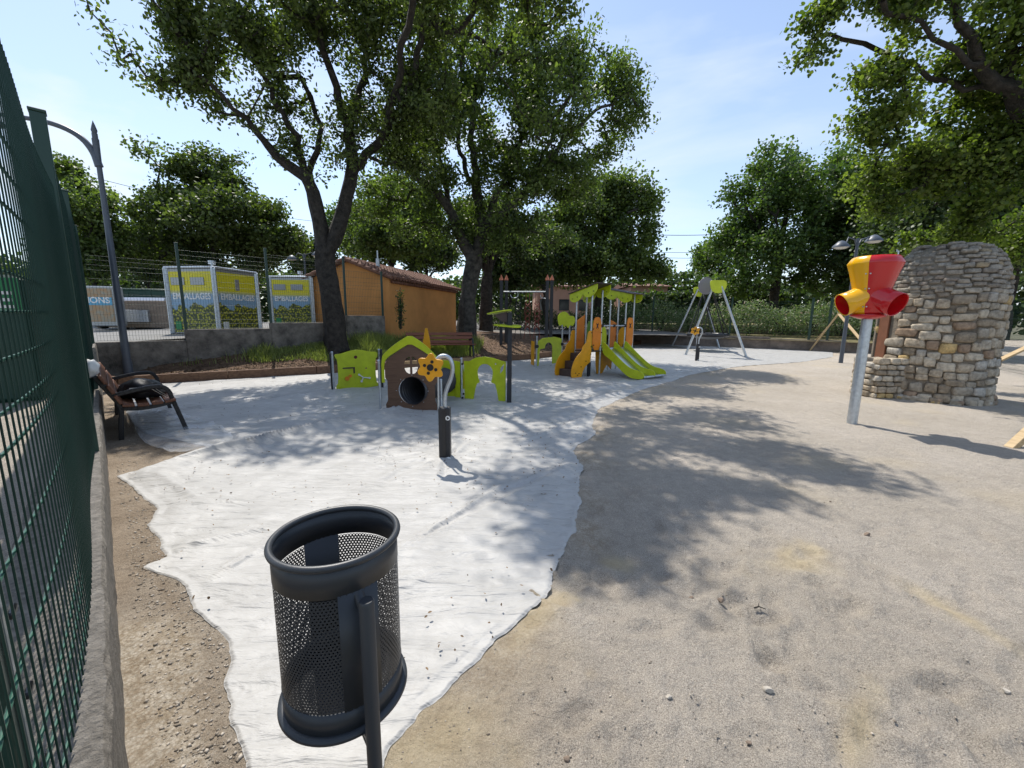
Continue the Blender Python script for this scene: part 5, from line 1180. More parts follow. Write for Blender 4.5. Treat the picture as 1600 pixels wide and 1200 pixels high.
# ------------------------------------------------------------------ ball funnel
FP = Vector((5.37, 6.29, 0))
fn_ = empty('ball_funnel', tuple(FP), 0, 'yellow and red plastic ball funnel with side outlets on a galvanised pole', 'ball funnel')
mb = MB(); mb.cyl((0, 0, -.1), (0, 0, 1.66), .068, n=24); mb.build('pole', M['galv'], fn_)
mb = MB(); mb.lathe([(0, 1.62), (.10, 1.62), (.215, 1.66), (.225, 1.69), (0, 1.70)], (0, 0, 0), 32); mb.build('bottom_plate', M['plasticred'], fn_)
prof = [(.17, 1.69), (.215, 1.72), (.222, 1.85), (.222, 2.02), (.25, 2.14), (.29, 2.30), (.325, 2.41), (.332, 2.435), (.285, 2.515), (.265, 2.53)]
split = math.radians(-143)   # seam facing the viewer
def half(a0, a1, material, outs, nm):
    mb = MB(); mb.smooth = True; n = 20; vs = []
    nsides = 4
    for sgn in (0, 1):
        for (r, z) in (prof if not sgn else prof[::-1]):
            rr = r-(.012 if sgn else 0)
            for j in range(n+1): a = a0+(a1-a0)*j/n; q = 1+.012*math.cos(12*a)*(1 if z > 2.1 else .3); vs.append((rr*q*math.cos(a), rr*q*math.sin(a), z))
    k = len(prof)*2; mb.add(vs, [(i*(n+1)+j, i*(n+1)+j+1, (i+1)*(n+1)+j+1, (i+1)*(n+1)+j) for i in range(k-1) for j in range(n)])
    sh = mb.build('funnel_half', material, fn_)
    for a in outs:
        d = Vector((math.cos(a), math.sin(a), -.42)).normalized(); c = Vector((0, 0, 1.98)); side = d.cross(Vector((0, 0, 1))).normalized(); upv = side.cross(d)
        mb = MB(); mb.smooth = True; vs = []; rings = [(.10, .19), (.18, .178), (.28, .166), (.40, .172), (.402, .166), (.385, .158), (.28, .15), (.12, .145)]
        for (t, r) in rings:
            for j in range(28): th = 2*math.pi*j/28; vs.append(c+d*t+(side*math.cos(th)+upv*math.sin(th))*r)
        mb.add(vs, [(i*28+j, i*28+(j+1) % 28, (i+1)*28+(j+1) % 28, (i+1)*28+j) for i in range(len(rings)-1) for j in range(28)]); mb.build('outlet', material, fn_)
        mb = MB(); mb.smooth = True; vs = []
        for (t, r) in ((.395, .157), (.28, .148), (.14, .143), (.12, .01)):
            for j in range(28): th = 2*math.pi*j/28; vs.append(c+d*t+(side*math.cos(th)+upv*math.sin(th))*r)
        mb.add(vs, [(i*28+j, i*28+(j+1) % 28, (i+1)*28+(j+1) % 28, (i+1)*28+j) for i in range(3) for j in range(28)]); mb.build('outlet_lining', M['plasticred'], fn_)
for a_ in (split+.09, split-.09, split+math.pi+.09, split+math.pi-.09):
    for z_, r_ in ((1.80, .221), (2.06, .233), (2.27, .286)):
        mb = MB(); d_ = Vector((math.cos(a_), math.sin(a_), 0)); mb.cyl(d_*(r_-.004)+Vector((0, 0, z_)), d_*(r_+.009)+Vector((0, 0, z_)), .011, .009, 8); mb.build('bolt', M['steel'], fn_)
half(split-math.pi, split, M['plasticyellow'], [math.radians(170)], 'y')
half(split, split+math.pi, M['plasticred'], [math.radians(-74), math.radians(48)], 'r')

# ------------------------------------------------------------------ stone hut
def stone_hut():
    c = Vector((8.95, 8.74, 0)); root = empty('stone_hut', tuple(c), 0, 'round dry-stone hut with a domed top and a low stone wall at its doorway', 'stone hut')
    rs = random.Random(5)
    prof_ = [(0, .97), (.25, .94), (.8, .92), (1.5, .915), (2.05, .92), (2.35, .90), (2.6, .85), (2.8, .77), (2.95, .66), (3.05, .53), (3.10, .40)]
    def rad(z): return float(np.interp(z, [p[0] for p in prof_], [p[1] for p in prof_]))
    mb = MB(); mb.smooth = True; n = 72
    doorc = math.radians(163)
    mb.lathe([(rad(z)-.020, z) for z in np.linspace(0, 3.06, 30)]+[(0, 3.07)], (0, 0, 0), n)
    mort = mat('lime mortar', (.16, .135, .105), .95, col2=(.30, .255, .20), vscale=6, bump=1, bscale=40, bdist=.03)
    core = mb.build('core', mort, root)
    V = []; Fc = []; col = []
    sub = bmesh.new(); bmesh.ops.create_cube(sub, size=2); bmesh.ops.subdivide_edges(sub, edges=sub.edges[:], cuts=3, use_grid_fill=True); sub.verts.ensure_lookup_table()
    SV = np.array([v.co[:] for v in sub.verts]); SF = [tuple(v.index for v in f.verts) for f in sub.faces]; sub.free()
    nr_ = np.linalg.norm(SV, axis=1)[:, None]; l4 = (np.abs(SV)**7).sum(1)[:, None]**(1/7); SV = SV/l4
    SV = SV*1.0
    def put(cen, tx, ty, tz, hx, hy, hz, tone, yellow=0):
        j = np.array([rs.uniform(-1, 1) for _ in range(12)]); v = SV.copy()
        v[:, 0] += .10*j[0]*v[:, 2]+.10*j[1]*v[:, 2]*v[:, 0]; v[:, 2] += .10*j[2]*v[:, 0]+.12*j[3]*v[:, 0]*v[:, 2]
        v = v*(1+.05*np.sin(v[:, [1, 2, 0]]*3.1+j[4:7]*6)+.03*np.sin(v[:, [2, 0, 1]]*6+j[7:10]*6))
        P = np.array(cen)[None]+v[:, 0:1]*np.array(tx)*hx+v[:, 1:2]*np.array(ty)*hy+v[:, 2:3]*np.array(tz)*hz
        b = sum(len(x) for x in V); V.append(P); Fc.extend([i+b for f in SF for i in f]); col.append(np.full(len(SV), tone))
    z = 0.0; row = 0
    while z < 3.02:
        h = rs.uniform(.13, .21) if z < 1.95 else rs.uniform(.065, .10); zc = z+h/2; r = rad(zc); slope = (rad(zc+.05)-rad(zc-.05))/.1
        a = rs.uniform(0, 1); end = a+2*math.pi
        while a < end-.05:
            wd = rs.choice((rs.uniform(.14, .22), rs.uniform(.22, .38))) if z < 1.95 else rs.uniform(.12, .26); da = wd/r; 
            if a+da > end: da = end-a
            ac = a+da/2; dd = (ac-doorc+math.pi) % (2*math.pi)-math.pi
            if not (abs(dd) < .33 and .72 < zc < 1.95):
                t = np.array([-math.sin(ac), math.cos(ac), 0]); o = np.array([math.cos(ac), math.sin(ac), -slope*.8]); o /= np.linalg.norm(o); u = np.cross(o, t); u = u if u[2] > 0 else -u
                rr = r-.045+rs.uniform(-.015, .02)
                put((rr*math.cos(ac), rr*math.sin(ac), zc+rs.uniform(-.018, .018)+(.045*math.sin(ac*2.3+z*1.4)+.03*math.sin(ac*5.1+z*2))*min(1, z*2)), t, o, u, da*r/2*rs.uniform(.88, .98), .085 if z < 1.95 else .07, h/2*rs.uniform(.82, .99), rs.random())
            a += da
        z += h; row += 1
    for k in range(26):
        a = rs.uniform(0, 6.28); q = .5*rs.random()**.5; put((q*math.cos(a), q*math.sin(a), 3.07+.04*rs.random()), (1, 0, 0), (0, 1, 0), (0, 0, 1), .1, .08, .035, rs.random())
    # ragged foot of rubble
    for k in range(46):
        a = rs.uniform(math.radians(170), math.radians(340)); put((.96*math.cos(a), .96*math.sin(a), .03), (-math.sin(a), math.cos(a), 0), (math.cos(a), math.sin(a), 0), (0, 0, 1), rs.uniform(.05, .11), .07, rs.uniform(.04, .08), rs.random())
    def stonemat():
        m = bpy.data.materials.new('field stone'); m.use_nodes = True; t = m.node_tree; p = t.nodes['Principled BSDF']; p.inputs['Roughness'].default_value = .93; p.inputs['Specular IOR Level'].default_value = .2
        a_ = N(t, 'ShaderNodeAttribute', attribute_name='rnd'); r = N(t, 'ShaderNodeValToRGB'); cols = [(0, (.30, .25, .19)), (.2, (.46, .39, .30)), (.45, (.38, .34, .28)), (.62, (.52, .46, .37)), (.84, (.34, .25, .18)), (.90, (.48, .45, .40)), (.975, (.58, .42, .20))]
        while len(r.color_ramp.elements) < len(cols): r.color_ramp.elements.new(.5)
        for e, (q, cc) in zip(r.color_ramp.elements, cols): e.position = q; e.color = (*cc, 1)
        r.color_ramp.interpolation = 'CONSTANT'
        co = N(t, 'ShaderNodeTexCoord'); n_ = N(t, 'ShaderNodeTexNoise'); n_.inputs['Scale'].default_value = 13; n_.inputs['Detail'].default_value = 9; n_.inputs['Roughness'].default_value = .7
        r2 = N(t, 'ShaderNodeValToRGB'); r2.color_ramp.elements[0].position = .3; r2.color_ramp.elements[0].color = (.45, .43, .42, 1); r2.color_ramp.elements[1].position = .62; r2.color_ramp.elements[1].color = (1.12, 1.1, 1.06, 1)
        mx = N(t, 'ShaderNodeMix', data_type='RGBA', blend_type='MULTIPLY'); mx.inputs[0].default_value = 1
        geo = N(t, 'ShaderNodeSeparateXYZ'); mr = N(t, 'ShaderNodeMapRange'); mr.inputs[1].default_value = 1.9; mr.inputs[2].default_value = 2.3; mr.inputs[3].default_value = 0; mr.inputs[4].default_value = .62
        gm = N(t, 'ShaderNodeMix', data_type='RGBA'); gm.inputs[7].default_value = (.24, .225, .21, 1)
        b = N(t, 'ShaderNodeBump'); b.inputs['Strength'].default_value = .8; b.inputs['Distance'].default_value = .025
        for x, y in ((a_.outputs['Fac'], r.inputs[0]), (co.outputs['Object'], n_.inputs['Vector']), (n_.outputs['Fac'], r2.inputs[0]), (co.outputs['Object'], geo.inputs[0]), (geo.outputs['Z'], mr.inputs[0]), (mr.outputs[0], gm.inputs[0]), (r.outputs[0], gm.inputs[6]), (gm.outputs[2], mx.inputs[6]), (r2.outputs[0], mx.inputs[7]), (mx.outputs[2], p.inputs['Base Color']), (n_.outputs['Fac'], b.inputs['Height']), (b.outputs[0], p.inputs['Normal'])): t.links.new(x, y)
        return m
    sm_ = stonemat()
    fastmesh('stonework', np.concatenate(V), Fc, 4, sm_, root, attr=np.concatenate(col), smooth=True)
    # porch wall at the doorway
    V.clear(); Fc.clear(); col.clear()
    a0 = Vector((math.cos(math.radians(214)), math.sin(math.radians(214)), 0)); tdir_ = Vector((math.cos(math.radians(176)), math.sin(math.radians(176)), 0)); nn_ = Vector((-tdir_.y, tdir_.x, 0))
    p0 = Vector((-.80, -.30, 0)); L_ = .58
    for side in (0, 1):
        z = 0
        while z < .72:
            h = rs.uniform(.09, .15); x = 0
            while x < L_:
                w_ = min(rs.uniform(.14, .28), L_-x+.03); cc = p0+tdir_*(x+w_/2)+nn_*(-.0 if side == 0 else -.52)+Vector((0, 0, z+h/2))
                put(tuple(cc), tuple(tdir_), tuple(nn_), (0, 0, 1), w_/2*.93, .10, h/2*.9, rs.random()); x += w_
            z += h
    z = 0
    while z < .70:
        h = rs.uniform(.1, .15)
        for q in (-.42, -.14): put(tuple(p0+tdir_*(L_-.02)+nn_*q+Vector((0, 0, z+h/2))), tuple(nn_), tuple(tdir_), (0, 0, 1), .11, .09, h/2*.9, rs.random())
        z += h
    fastmesh('porch_wall', np.concatenate(V), Fc, 4, sm_, root, attr=np.concatenate(col), smooth=True)
    mb = MB(); R = Matrix.Rotation(math.atan2(tdir_.y, tdir_.x), 3, 'Z'); cc = p0+tdir_*(L_/2-.05)-nn_*.26; mb.box((cc.x, cc.y, .36), (L_, .50, .74), R, .01); mb.build('porch_top', mort, root)
    # door
    d = Vector((math.cos(doorc), math.sin(doorc), 0)); R = Matrix.Rotation(doorc, 3, 'Z'); mb = MB()
    mb.box(d*.91+Vector((0, 0, 1.33)), (.03, .36, 1.14), R, .004); mb.build('door', mat('rust brown door', (.16, .06, .028), .7, var=.2, vscale=6), root)
    mb = MB(); mb.box(d*.88+Vector((0, 0, 1.96)), (.16, .62, .10), R, .01); mb.box(d*.88+R@Vector((0, -.24, 1.33)), (.14, .07, 1.16), R, .005); mb.build('door_frame', mort, root)
stone_hut()

# ------------------------------------------------------------------ ochre hut
def ochre():
    C1 = Vector((-4.4, 15, 0)); sd1 = Vector((.24, .97, 0)).normalized(); gd = Vector((-.97, .24, 0)).normalized(); zb, ze, zp = .5, 3.40, 4.02; Ls_, Wg = 6.3, 3.36
    root = empty('ochre_hut', (C1.x, C1.y, zb), 0, 'small ochre rendered hut with a red tiled gable roof behind the bank', 'hut'); o0 = Vector((-C1.x, -C1.y, -zb))
    A = C1+o0; B = C1+sd1*Ls_+o0; Cc = B+gd*Wg; Dd = A+gd*Wg; z0, z1, z2 = 0, ze-zb, zp-zb; up = Vector((0, 0, 1)); pk = A+gd*Wg/2; pk2 = B+gd*Wg/2
    mb = MB(); vs = [A, B, Cc, Dd, A+up*z1, B+up*z1, Cc+up*z1, Dd+up*z1, pk+up*z2, pk2+up*z2]
    mb.add(vs, [(0, 1, 5, 4), (1, 2, 6, 9, 5), (2, 3, 7, 6), (3, 0, 4, 8, 7)]); mb.build('wall', M['ochre'], root)
    mb = MB(); c = A-sd1*.03+gd*.03; mb.box((A+gd*.06-sd1*.0-gd*.0+up*(z1/2-.02)), (.14, .14, z1-.05), Matrix.Rotation(math.atan2(sd1.y, sd1.x), 3, 'Z')); mb.build('corner_pier', M['ochre'], root)
    mb = MB(); sl_ = (Vector(pk+up*z2)-Vector(A+up*z1)); nrow = 32
    for side in (0, 1):
        e0 = (A if side == 0 else Dd)+up*z1; dirn = (pk+up*z2-e0); outv = -dirn.normalized()*.22
        for i in range(nrow):
            off = sd1*(-.18+(Ls_+.36)*i/(nrow-1)); a = e0+outv+off+up*.06; b = pk+up*(z2+.06)+off
            for k in range(7):
                p = a.lerp(b, k/7); q = a.lerp(b, (k+1.25)/7); mb.tube([p+up*.03, q+up*.0], [.075, .062], 8, True)
        a = e0+outv-sd1*.2+up*.035; b = pk+up*(z2+.03)-sd1*.2; cc = b+sd1*(Ls_+.4); d_ = a+sd1*(Ls_+.4); mb.add([a, b, cc, d_], [(0, 1, 2, 3)])
    mb.tube([pk+up*(z2+.09)-sd1*.22, pk2+up*(z2+.09)+sd1*.22], .08, 8); rf_ = mb.build('roof', M['tile'], root)
    mb = MB(); q = pk+sd1*1.2-gd*.5+up*(z2); mb.box(q+up*.05, (.12, .12, .4)); mb.cyl(q+up*.2, q+up*.55, .03, n=8); mb.build('vent_pipe', M['galv'], rf_)
    # genoise row under the eave
    mb = MB()
    for i in range(42):
        p = A+sd1*(Ls_*(i+.5)/42)-gd*.05+up*(z1-.10); mb.tube([p+gd*.06, p-gd*.07], .058, 8)
    mb.build('eave_tiles', M['tile'], root)
    # small pale tag painted on the gable
    T = planeM(A+gd*1.05+up*1.02-sd1*.012, -gd); mb = MB(); mb.tube([T@Vector((-.55+.011*i, .05*math.sin(i*.55)+.0012*i, 0)) for i in range(100)], .012, 4); mb.build('paint_scrawl', M['white'], root)
ochre()

# ------------------------------------------------------------------ recycling containers
def graphicmat():
    m = bpy.data.materials.new('printed bush graphic'); m.use_nodes = True; t = m.node_tree; p = t.nodes['Principled BSDF']; p.inputs['Roughness'].default_value = .45
    co = N(t, 'ShaderNodeTexCoord'); se = N(t, 'ShaderNodeSeparateXYZ'); t.links.new(co.outputs['Object'], se.inputs[0])
    n = N(t, 'ShaderNodeTexNoise'); n.inputs['Scale'].default_value = 3.2; n.inputs['Detail'].default_value = 4; t.links.new(co.outputs['Object'], n.inputs['Vector'])
    v = N(t, 'ShaderNodeTexVoronoi'); v.inputs['Scale'].default_value = 14; t.links.new(co.outputs['Object'], v.inputs['Vector'])
    fr_ = N(t, 'ShaderNodeValToRGB'); fr_.color_ramp.elements[0].position = .15; fr_.color_ramp.elements[0].color = (.52, .50, .03, 1); fr_.color_ramp.elements[1].position = .6; fr_.color_ramp.elements[1].color = (.03, .05, .015, 1); t.links.new(v.outputs['Distance'], fr_.inputs[0])
    ma = N(t, 'ShaderNodeMath', operation='MULTIPLY_ADD'); ma.inputs[1].default_value = -.75; t.links.new(n.outputs['Fac'], ma.inputs[0]); t.links.new(se.outputs['Z'], ma.inputs[2])
    def step(a, b):
        r = N(t, 'ShaderNodeMapRange', clamp=True); r.inputs[1].default_value = a; r.inputs[2].default_value = b; return r
    s1 = step(.46, .50); t.links.new(ma.outputs[0], s1.inputs[0]); s2 = step(1.16, 1.30); t.links.new(se.outputs['Z'], s2.inputs[0])
    m1 = N(t, 'ShaderNodeMix', data_type='RGBA'); t.links.new(s1.outputs[0], m1.inputs[0]); t.links.new(fr_.outputs[0], m1.inputs[6]); m1.inputs[7].default_value = (.22, .36, .50, 1)
    m2 = N(t, 'ShaderNodeMix', data_type='RGBA'); t.links.new(s2.outputs[0], m2.inputs[0]); t.links.new(m1.outputs[2], m2.inputs[6]); m2.inputs[7].default_value = (.66, .58, .02, 1)
    t.links.new(m2.outputs[2], p.inputs['Base Color']); return m
GM = graphicmat()
def container(loc, rz, label, sc=1.0):
    root = empty('recycling_container', loc, rz, label, 'container', 'yellow packaging containers'); root.scale = (sc,)*3
    Wd, Dp, Ht = 1.62, 1.62, 1.95
    mb = MB(); mb.box((0, 0, Ht/2), (Wd, Dp, Ht-.02), None, .03); mb.build('body', M['alu'], root)
    for k, a in enumerate((0, math.pi/2)):
        R = Matrix.Rotation(a, 4, 'Z'); mb = MB(); mb.add([R@Vector(p) for p in ((-.72, -Dp/2-.006, .06), (.72, -Dp/2-.006, .06), (.72, -Dp/2-.006, 1.84), (-.72, -Dp/2-.006, 1.84))], [(0, 1, 2, 3)]); pn = mb.build('graphic_panel', GM, root)
        T = R@planeM((0, -Dp/2-.010, 0), (1, 0, 0))
        text('lettering', 'EMBALLAGES', .26, T@Matrix.Translation((0, 1.12, 0)), M['white'], pn, .001, .86)
        if k == 0 or True:
            mb = MB()
            if k == 0:
                for x in (-.42, .25): mb.box(R@Vector((x, -Dp/2-.015, 1.56)), (.46, .03, .22), R.to_3x3(), .005)
                mb.build('slot_flap', M['alu'], pn)
            else:
                mb.box(R@Vector((.0, -Dp/2-.012, 1.5)), (.16, .012, .34), R.to_3x3(), .02); mb.build('lock_plate', M['alu'], pn)
        mb = MB(); mb.box(R@Vector((-.55, -Dp/2-.012, .26)), (.20, .006, .24), R.to_3x3()); mb.build('notice', M['white'] if k else M['signgreen'], pn)
    mb = MB()
    for x, y in ((-1, -1), (1, -1), (1, 1), (-1, 1)): mb.box((x*Wd/2, y*Dp/2, Ht/2), (.13, .13, Ht), Matrix.Rotation(math.pi/4, 3, 'Z'), .02)
    mb.box((0, 0, Ht+.01), (Wd+.1, Dp+.1, .06), None, .02); mb.box((0, 0, Ht+.06), (.9, .9, .06), None, .02); mb.cyl((0, 0, Ht), (0, 0, Ht+.28), .03, n=8); mb.cyl((0, 0, Ht+.2), (0, 0, Ht+.3), .10, n=10); mb.build('frame', M['galv'], root)
cpos = at(340, 500, 12.5)
def cont_at(px, Y, z, rz, label, sc):   # near corner at px, Y
    c = at(px, 500, Y); off = Matrix.Rotation(rz, 3, 'Z')@Vector((-.81*sc, .81*sc, 0)); container((c.x+off.x, c.y+off.y, z), rz, label, sc)
cont_at(341, 12.3, .98, math.radians(-9), 'larger yellow packaging container with bush print beside the fence post', 1.0)
cont_at(490, 15.6, 1.10, math.radians(0), 'yellow packaging container half hidden behind the oak trunk', .96)
# sign board container with blue band, left
root = empty('display_container', tuple(at(168, 505, 15.5)), math.radians(12), 'tan printed container with a blue word band behind the fence corner', 'container')
mb = MB(); mb.box((0, 0, .62), (1.0, .5, 1.45), None, .03); mb.build('body', M['alu'], root)
mb = MB(); mb.box((0, -.26, .66), (.86, .012, 1.2), None, .003); mb.build('poster', mat('tan print', (.42, .22, .08), .5, col2=(.30, .30, .24), vscale=5), root)
mb = MB(); mb.box((0, -.268, .80), (.84, .006, .28)); mb.build('blue_band', M['bluepanel'], root)
text('lettering', 'IONS', .30, planeM((.0, -.273, .83), (1, 0, 0)), M['white'], root, .001)
# green container seen through the near mesh
gc = at(4, 470, 5.6)
root = empty('green_container', (gc.x-.6, gc.y+.1, .38), math.radians(40), 'green glass container with a white letter glimpsed through the near mesh', 'container')
mb = MB(); mb.box((0, 0, .85), (1.3, 1.3, 1.7), None, .06); mb.build('body', M['contgreen'], root)
mb = MB(); mb.box((0, -.656, 1.45), (1.2, .012, .42)); mb.build('panel', M['signgreen'], root)
text('lettering', 'E', .30, planeM((.45, -.664, 1.36), (1, 0, 0)), M['white'], root, .001)
# low planter wall, skip and car-roof shaped lids behind the lamp
root = at(235, 480, 17); mb = MB(); mb.box((root.x, root.y-.5, 1.55), (2.7, .3, 1.05), Matrix.Rotation(-.1, 3, 'Z'), .02); tag(mb.build('planter_wall', mat('ribbed beige wall', (.22, .17, .13), .9, var=.2, vscale=9)), 'low ribbed beige wall across the car park', 'wall')
q = at(232, 455, 19); rt = empty('waste_skip', (q.x, q.y, 1.1), .3, 'long dark green waste skip behind the beige wall', 'skip')
mb = MB(); mb.add([(-1.7, -.7, .2), (1.7, -.7, .2), (1.7, .7, .2), (-1.7, .7, .2), (-2.0, -.85, 1.5), (2.0, -.85, 1.5), (2.0, .85, 1.5), (-2.0, .85, 1.5)], [(3, 2, 1, 0), (0, 1, 5, 4), (1, 2, 6, 5), (2, 3, 7, 6), (3, 0, 4, 7)]); mb.build('body', M['contgreen'], rt)
mb = MB(); mb.tube([(-2, -.85, 1.5), (2, -.85, 1.5), (2, .85, 1.5), (-2, .85, 1.5)], .05, 6, closed=True)
for x in (-1.2, -.4, .4, 1.2): mb.box((x, -.80, .85), (.08, .1, 1.3))
mb.build('rim', M['contgreen'], rt)
for px, lb in ((222, 'left shiny grey car'), (253, 'right shiny grey car')):
    q = at(px, 468, 18); car = empty('parked_car', (q.x, q.y, .95), math.radians(95), lb + ' roof just showing over the beige wall', 'car', 'cars parked behind the beige wall')
    mb = MB(); mb.smooth = False; pr = [(-1.9, .3), (-1.9, .75), (-1.2, .85), (-.7, 1.28), (.7, 1.30), (1.25, .88), (1.95, .78), (1.95, .3)]
    vs = [(x, -.62 if z > 1 else -.75, z) for x, z in pr]+[(x, .62 if z > 1 else .75, z) for x, z in pr]; n = 8
    mb.add(vs, [tuple(range(7, -1, -1)), tuple(range(8, 16))]+[(i, (i+1) % n, (i+1) % n+n, i+n) for i in range(n)]); mb.build('body', mat('car silver', (.5, .52, .55), .25, .6), car)
    for x in (-1.2, 1.2):
        for y in (-.72, .72): mb = MB(); mb.cyl((x, y-.09, .31), (x, y+.09, .31), .31, n=16); mb.build('wheel', M['blackplastic'], car)
    mb = MB(); mb.box((0, 0, 1.08), (1.5, 1.36, .24), None, .04); mb.build('windows', M['windowdark'], car)

# ------------------------------------------------------------------ street lamps
LB = gp(203, 597); lamp = empty('street_lamp', tuple(LB), 0, 'tall blue-grey tapering lamp post with a curved arm by the fence corner', 'street lamp')
mb = MB(); mb.cyl((0, 0, 0), (0, 0, 4.85), .080, .045, 16); mb.cyl((0, 0, 0), (0, 0, .5), .095, .085, 16); mb.build('post', M['lampgrey'], lamp)
mb = MB(); mb.cyl((0, 0, 4.75), (0, 0, 5.25), .052, .062, 12); mb.cyl((0, 0, 5.25), (0, 0, 5.36), .05, .05, 10); mb.lathe([(.04, 5.36), (.055, 5.42), (.03, 5.52), (.0, 5.62)], (0, 0, 0), 12); mb.build('finial', M['lampgrey'], lamp)
ad_ = (at(60, 184, 9.2)-LB); ad_.z = 0; L_ = ad_.length; adn = ad_.normalized(); mb = MB()
pa = chaikin([(0, 4.70), (.06, 5.0), (.25, 5.28), (.62, 5.46), (1.1, 5.52), (1.6, 5.53)], 2, False); mb.tube([adn*x+Vector((0, 0, z)) for x, z in pa], [.075-.045*i/len(pa) for i in range(len(pa))], 10); mb.build('arm', M['lampgrey'], lamp)
mb = MB(); e = adn*1.75; mb.lathe([(.0, 5.55), (.12, 5.52), (.24, 5.40), (.26, 5.34), (0, 5.33)], e, 20); mb.build('lantern', M['lampgrey'], lamp)
def double_lamp(px, pytop, Y, zb, label, w_=.75, pz=None):
    p = at(px, pytop, Y); r_ = empty('street_lamp', (p.x, p.y, zb), 0, label, 'street lamp'); h = p.z-zb
    mb = MB(); mb.cyl((0, 0, 0), (0, 0, h), .07, .045, 12); mb.build('post', M['lampgrey'], r_)
    for s in (-1, 1):
        mb = MB(); dz = .10 if s > 0 else -.12
        mb.tube([(0, 0, h-.35), (s*.12, 0, h-.05), (s*.35, 0, h+.02), (s*w_*.7, 0, h-.05+dz)], .024, 8); arm = mb.build('arm', M['lampgrey'], r_)
        mb = MB(); mb.lathe([(0, h+.03+dz), (.10, h+.0+dz), (.26, h-.16+dz), (.27, h-.22+dz)], (s*w_, 0, 0), 20); mb.build('shade', M['lampgrey'], arm); mb = MB(); mb.lathe([(0, h-.28+dz), (.16, h-.26+dz), (.25, h-.2+dz)], (s*w_, 0, 0), 20); mb.build('globe', mat('frosted glass', (.5, .5, .48), .3), arm)
double_lamp(1341, 372, 15.5, .0, 'double-armed street lamp with bell shades behind the ball funnel', .58)
double_lamp(475, 396, 24, 1.0, 'small double-armed lamp silhouetted above the right yellow container', .7)
p = at(1407, 366, 17); mb = MB(); mb.cyl((0, 0, 0), (0, 0, p.z), .055, .05, 12); mb.cyl((0, 0, p.z), (0, 0, p.z+.03), .06, n=12); o = mb.build('pole', M['galv']); o.location = (p.x, p.y, 0); tag(o, 'plain grey steel pole rising behind the stone hut', 'pole')

# ------------------------------------------------------------------ rear right wall, fence
mb = MB(); dR = (Vector((16.4, 20.9, 0))-Vector((8.1, 26, 0))); lr = dR.length; dR.normalize(); nR = Vector((-dR.y, dR.x, 0)); angR = math.atan2(dR.y, dR.x)
def RP(s, o=0, z=0): return Vector((8.1, 26, 0))+dR*s+nR*o+Vector((0, 0, z))
def wseg(mb, s0, s1, o, z, th=.22, zb=-.05):
    c = (RP(s0, o)+RP(s1, o))/2; mb.box((c.x, c.y, (z+zb)/2), (abs(s1-s0)-.004, th, z-zb), Matrix.Rotation(angR, 3, 'Z'), .01)
for a, b, z in ((-1.5, 2.6, .76), (2.6, 6.9, .66), (6.9, 10.2, .58), (10.2, 13.2, .52)): wseg(mb, a, b, .11, z)
tag(mb.build('rear_wall', mat('brown stained concrete', (.11, .095, .082), .92, col2=(.30, .24, .20), vscale=1.8, bump=.8, bscale=20, bdist=.03)), 'low brown stained concrete wall along the rear of the playground', 'wall')
mb = MB(); wseg(mb, -3, 13, 3.4, 1.22, .2, .3); tag(mb.build('verge_wall', M['concdark']), 'second grey concrete kerb wall across the grass verge', 'wall')
rfn = empty('wire_fence', tuple(RP(0, .11, .7)), 0, 'dark green mesh fence standing on the brown rear wall', 'fence')
zz = [(-1.5, .6, .76, 2.75), (.66, 4.9, .70, 2.7), (4.96, 8.6, .6, 2.55), (8.66, 13.2, .52, 2.45)]
for a, b, z0, z1 in zz: adopt(wirefence('mesh_panel', None, RP(a, .11), RP(b, .11), z0+.05, z1, M['greenwire'], (.12, 1.0), .06, .0024, .003, lambda s: 0, nR, .03), rfn)
for s, z1 in ((-1.5, 2.95), (.63, 2.95), (4.93, 2.8), (8.63, 2.7), (9.4, 2.7), (13.2, 2.5)):
    mb = MB(); post(mb, RP(s, .11), .4, z1, .08 if s < 6 else .11, angR); adopt(mb.build('post', M['greenpost']), rfn)
# right side fence beyond the hut
rg = empty('wire_fence', (14.6, 11.4, 0), 0, 'green mesh fence and gate posts at the far right behind the stone hut', 'fence')
adopt(wirefence('mesh_panel', None, (18.6, 18.0, 0), (14.75, 11.7, 0), .1, 2.3, M['greenwire'], (.2, 1.1), .055, .0024, .003), rg)
adopt(wirefence('mesh_panel', None, (14.6, 11.4, 0), (12.8, 6.6, 0), .1, 2.3, M['greenwire'], (.2, 1.1), .055, .0024, .003), rg)
for p in ((18.6, 18.0), (16.4, 14.6), (14.68, 11.55), (12.8, 6.6)):
    mb = MB(); post(mb, p, 0, 2.4, .09, .5); adopt(mb.build('post', M['greenpost']), rg)

# wooden props
def plank(a, b, label, w_=.11, t_=.04, name='wooden_prop', gr='raw wooden props'):
    a = Vector(a); b = Vector(b); d = b-a; ln_ = d.length; mb = MB(); mb.box((0, 0, ln_/2), (w_, t_, ln_), None, .004); o = mb.build(name, M['plank']); q = d.to_track_quat('Z', 'Y'); o.rotation_mode = 'QUATERNION'; o.rotation_quaternion = q; o.location = a; tag(o, label, 'wooden prop', gr)
a = gp(1265, 548.5); plank(a, at(1311, 489, a.y-1.0), 'thin raw timber prop leaning right, front one of the pair by the rear wall')
a = gp(1268, 547); a = gp(1262, 547); plank(a, at(1298, 505, a.y-.7), 'thin raw timber prop leaning right, rear shorter one of the pair by the rear wall')
plank(at(1345, 531, 16.5), at(1311, 491, 18.8), 'raw timber prop leaning left behind the ball funnel')
a = gp(1578, 698); plank(a-Vector((0, 0, .03)), a+Vector((.62, .05, .62)), 'thick raw timber stake entering from the right edge of the sand', .10, .08)
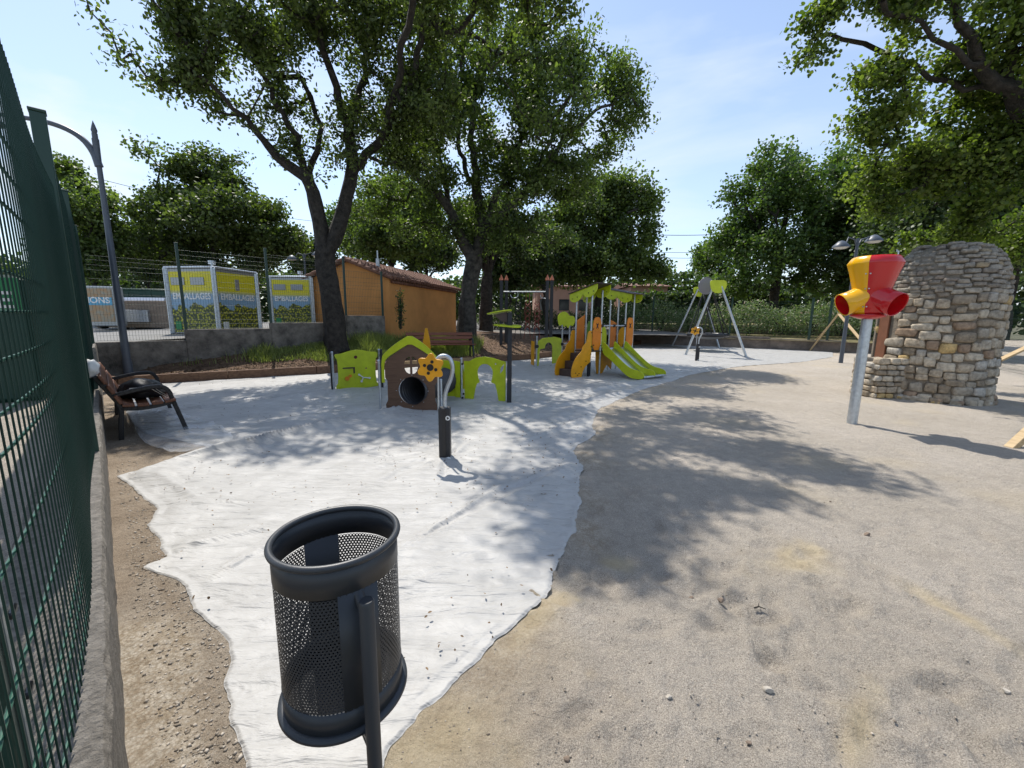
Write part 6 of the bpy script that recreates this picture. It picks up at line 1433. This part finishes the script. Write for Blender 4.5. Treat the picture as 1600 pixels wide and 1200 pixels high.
a = at(1566, 561, 10.6); plank(a-Vector((.1, 0, .05)), a+Vector((1.8, .3, .75)), 'raw timber rail slanting up to the right beside the stone hut', .13, .05)

# ------------------------------------------------------------------ far houses and wires
def farhouse(px0, px1, pyb, pyt, Y, dep, label, roofm=True, wins=3):
    a = at(px0, pyb, Y); b = at(px1, pyb, Y); zb = .6; zt = at(px0, pyt, Y).z; wd = b.x-a.x; r_ = empty('far_house', ((a.x+b.x)/2, Y+dep/2, zb), 0, label, 'house', 'houses beyond the trees')
    mb = MB(); mb.box((0, 0, (zt-zb)/2), (wd, dep, zt-zb)); mb.build('wall', M['pinkwall'], r_)
    mb = MB(); h = zt-zb; mb.add([(-wd/2-.3, -dep/2-.4, h), (wd/2+.3, -dep/2-.4, h), (wd/2+.3, 0, h+.6), (-wd/2-.3, 0, h+.6), (-wd/2-.3, dep/2+.4, h), (wd/2+.3, dep/2+.4, h)], [(0, 1, 2, 3), (3, 2, 5, 4), (0, 3, 4), (1, 5, 2)]); mb.build('roof', M['tile'], r_)
    for i in range(wins):
        mb = MB(); x = wd*(-.35+.7*i/max(1, wins-1)); mb.box((x, -dep/2-.01, h*.55), (1.0, .06, 1.1)); mb.build('window', M['windowdark'], r_)
farhouse(838, 925, 470, 447, 42, 8, 'long low pink house glimpsed between trunks behind the slides')
farhouse(985, 1042, 470, 447, 44, 8, 'pale pink house end wall showing left of the swing', wins=2)
def wire(a, b, sag, label, r=.012):
    a = Vector(a); b = Vector(b); pts = [a.lerp(b, t)-Vector((0, 0, sag*4*t*(1-t))) for t in np.linspace(0, 1, 24)]; mb = MB(); mb.tube(pts, r, 5); tag(mb.build('overhead_wire', M['rope']), label, 'overhead wire', 'overhead wires')
wire(at(90, 262, 24), at(560, 352, 34), .5, 'thin overhead wire dropping rightwards past the street lamp', .014)
wire(at(1000, 366, 60), at(1180, 362, 64), .3, 'topmost of three overhead wires in the gap above the swing', .04)
wire(at(1000, 393, 60), at(1180, 389, 64), .3, 'middle one of three overhead wires in the gap above the swing', .03)
wire(at(1000, 401, 60), at(1180, 399, 64), .3, 'lowest of three overhead wires in the gap above the swing', .03)
print('objects', len(bpy.data.objects), 'verts', sum(len(m.vertices) for m in bpy.data.meshes))
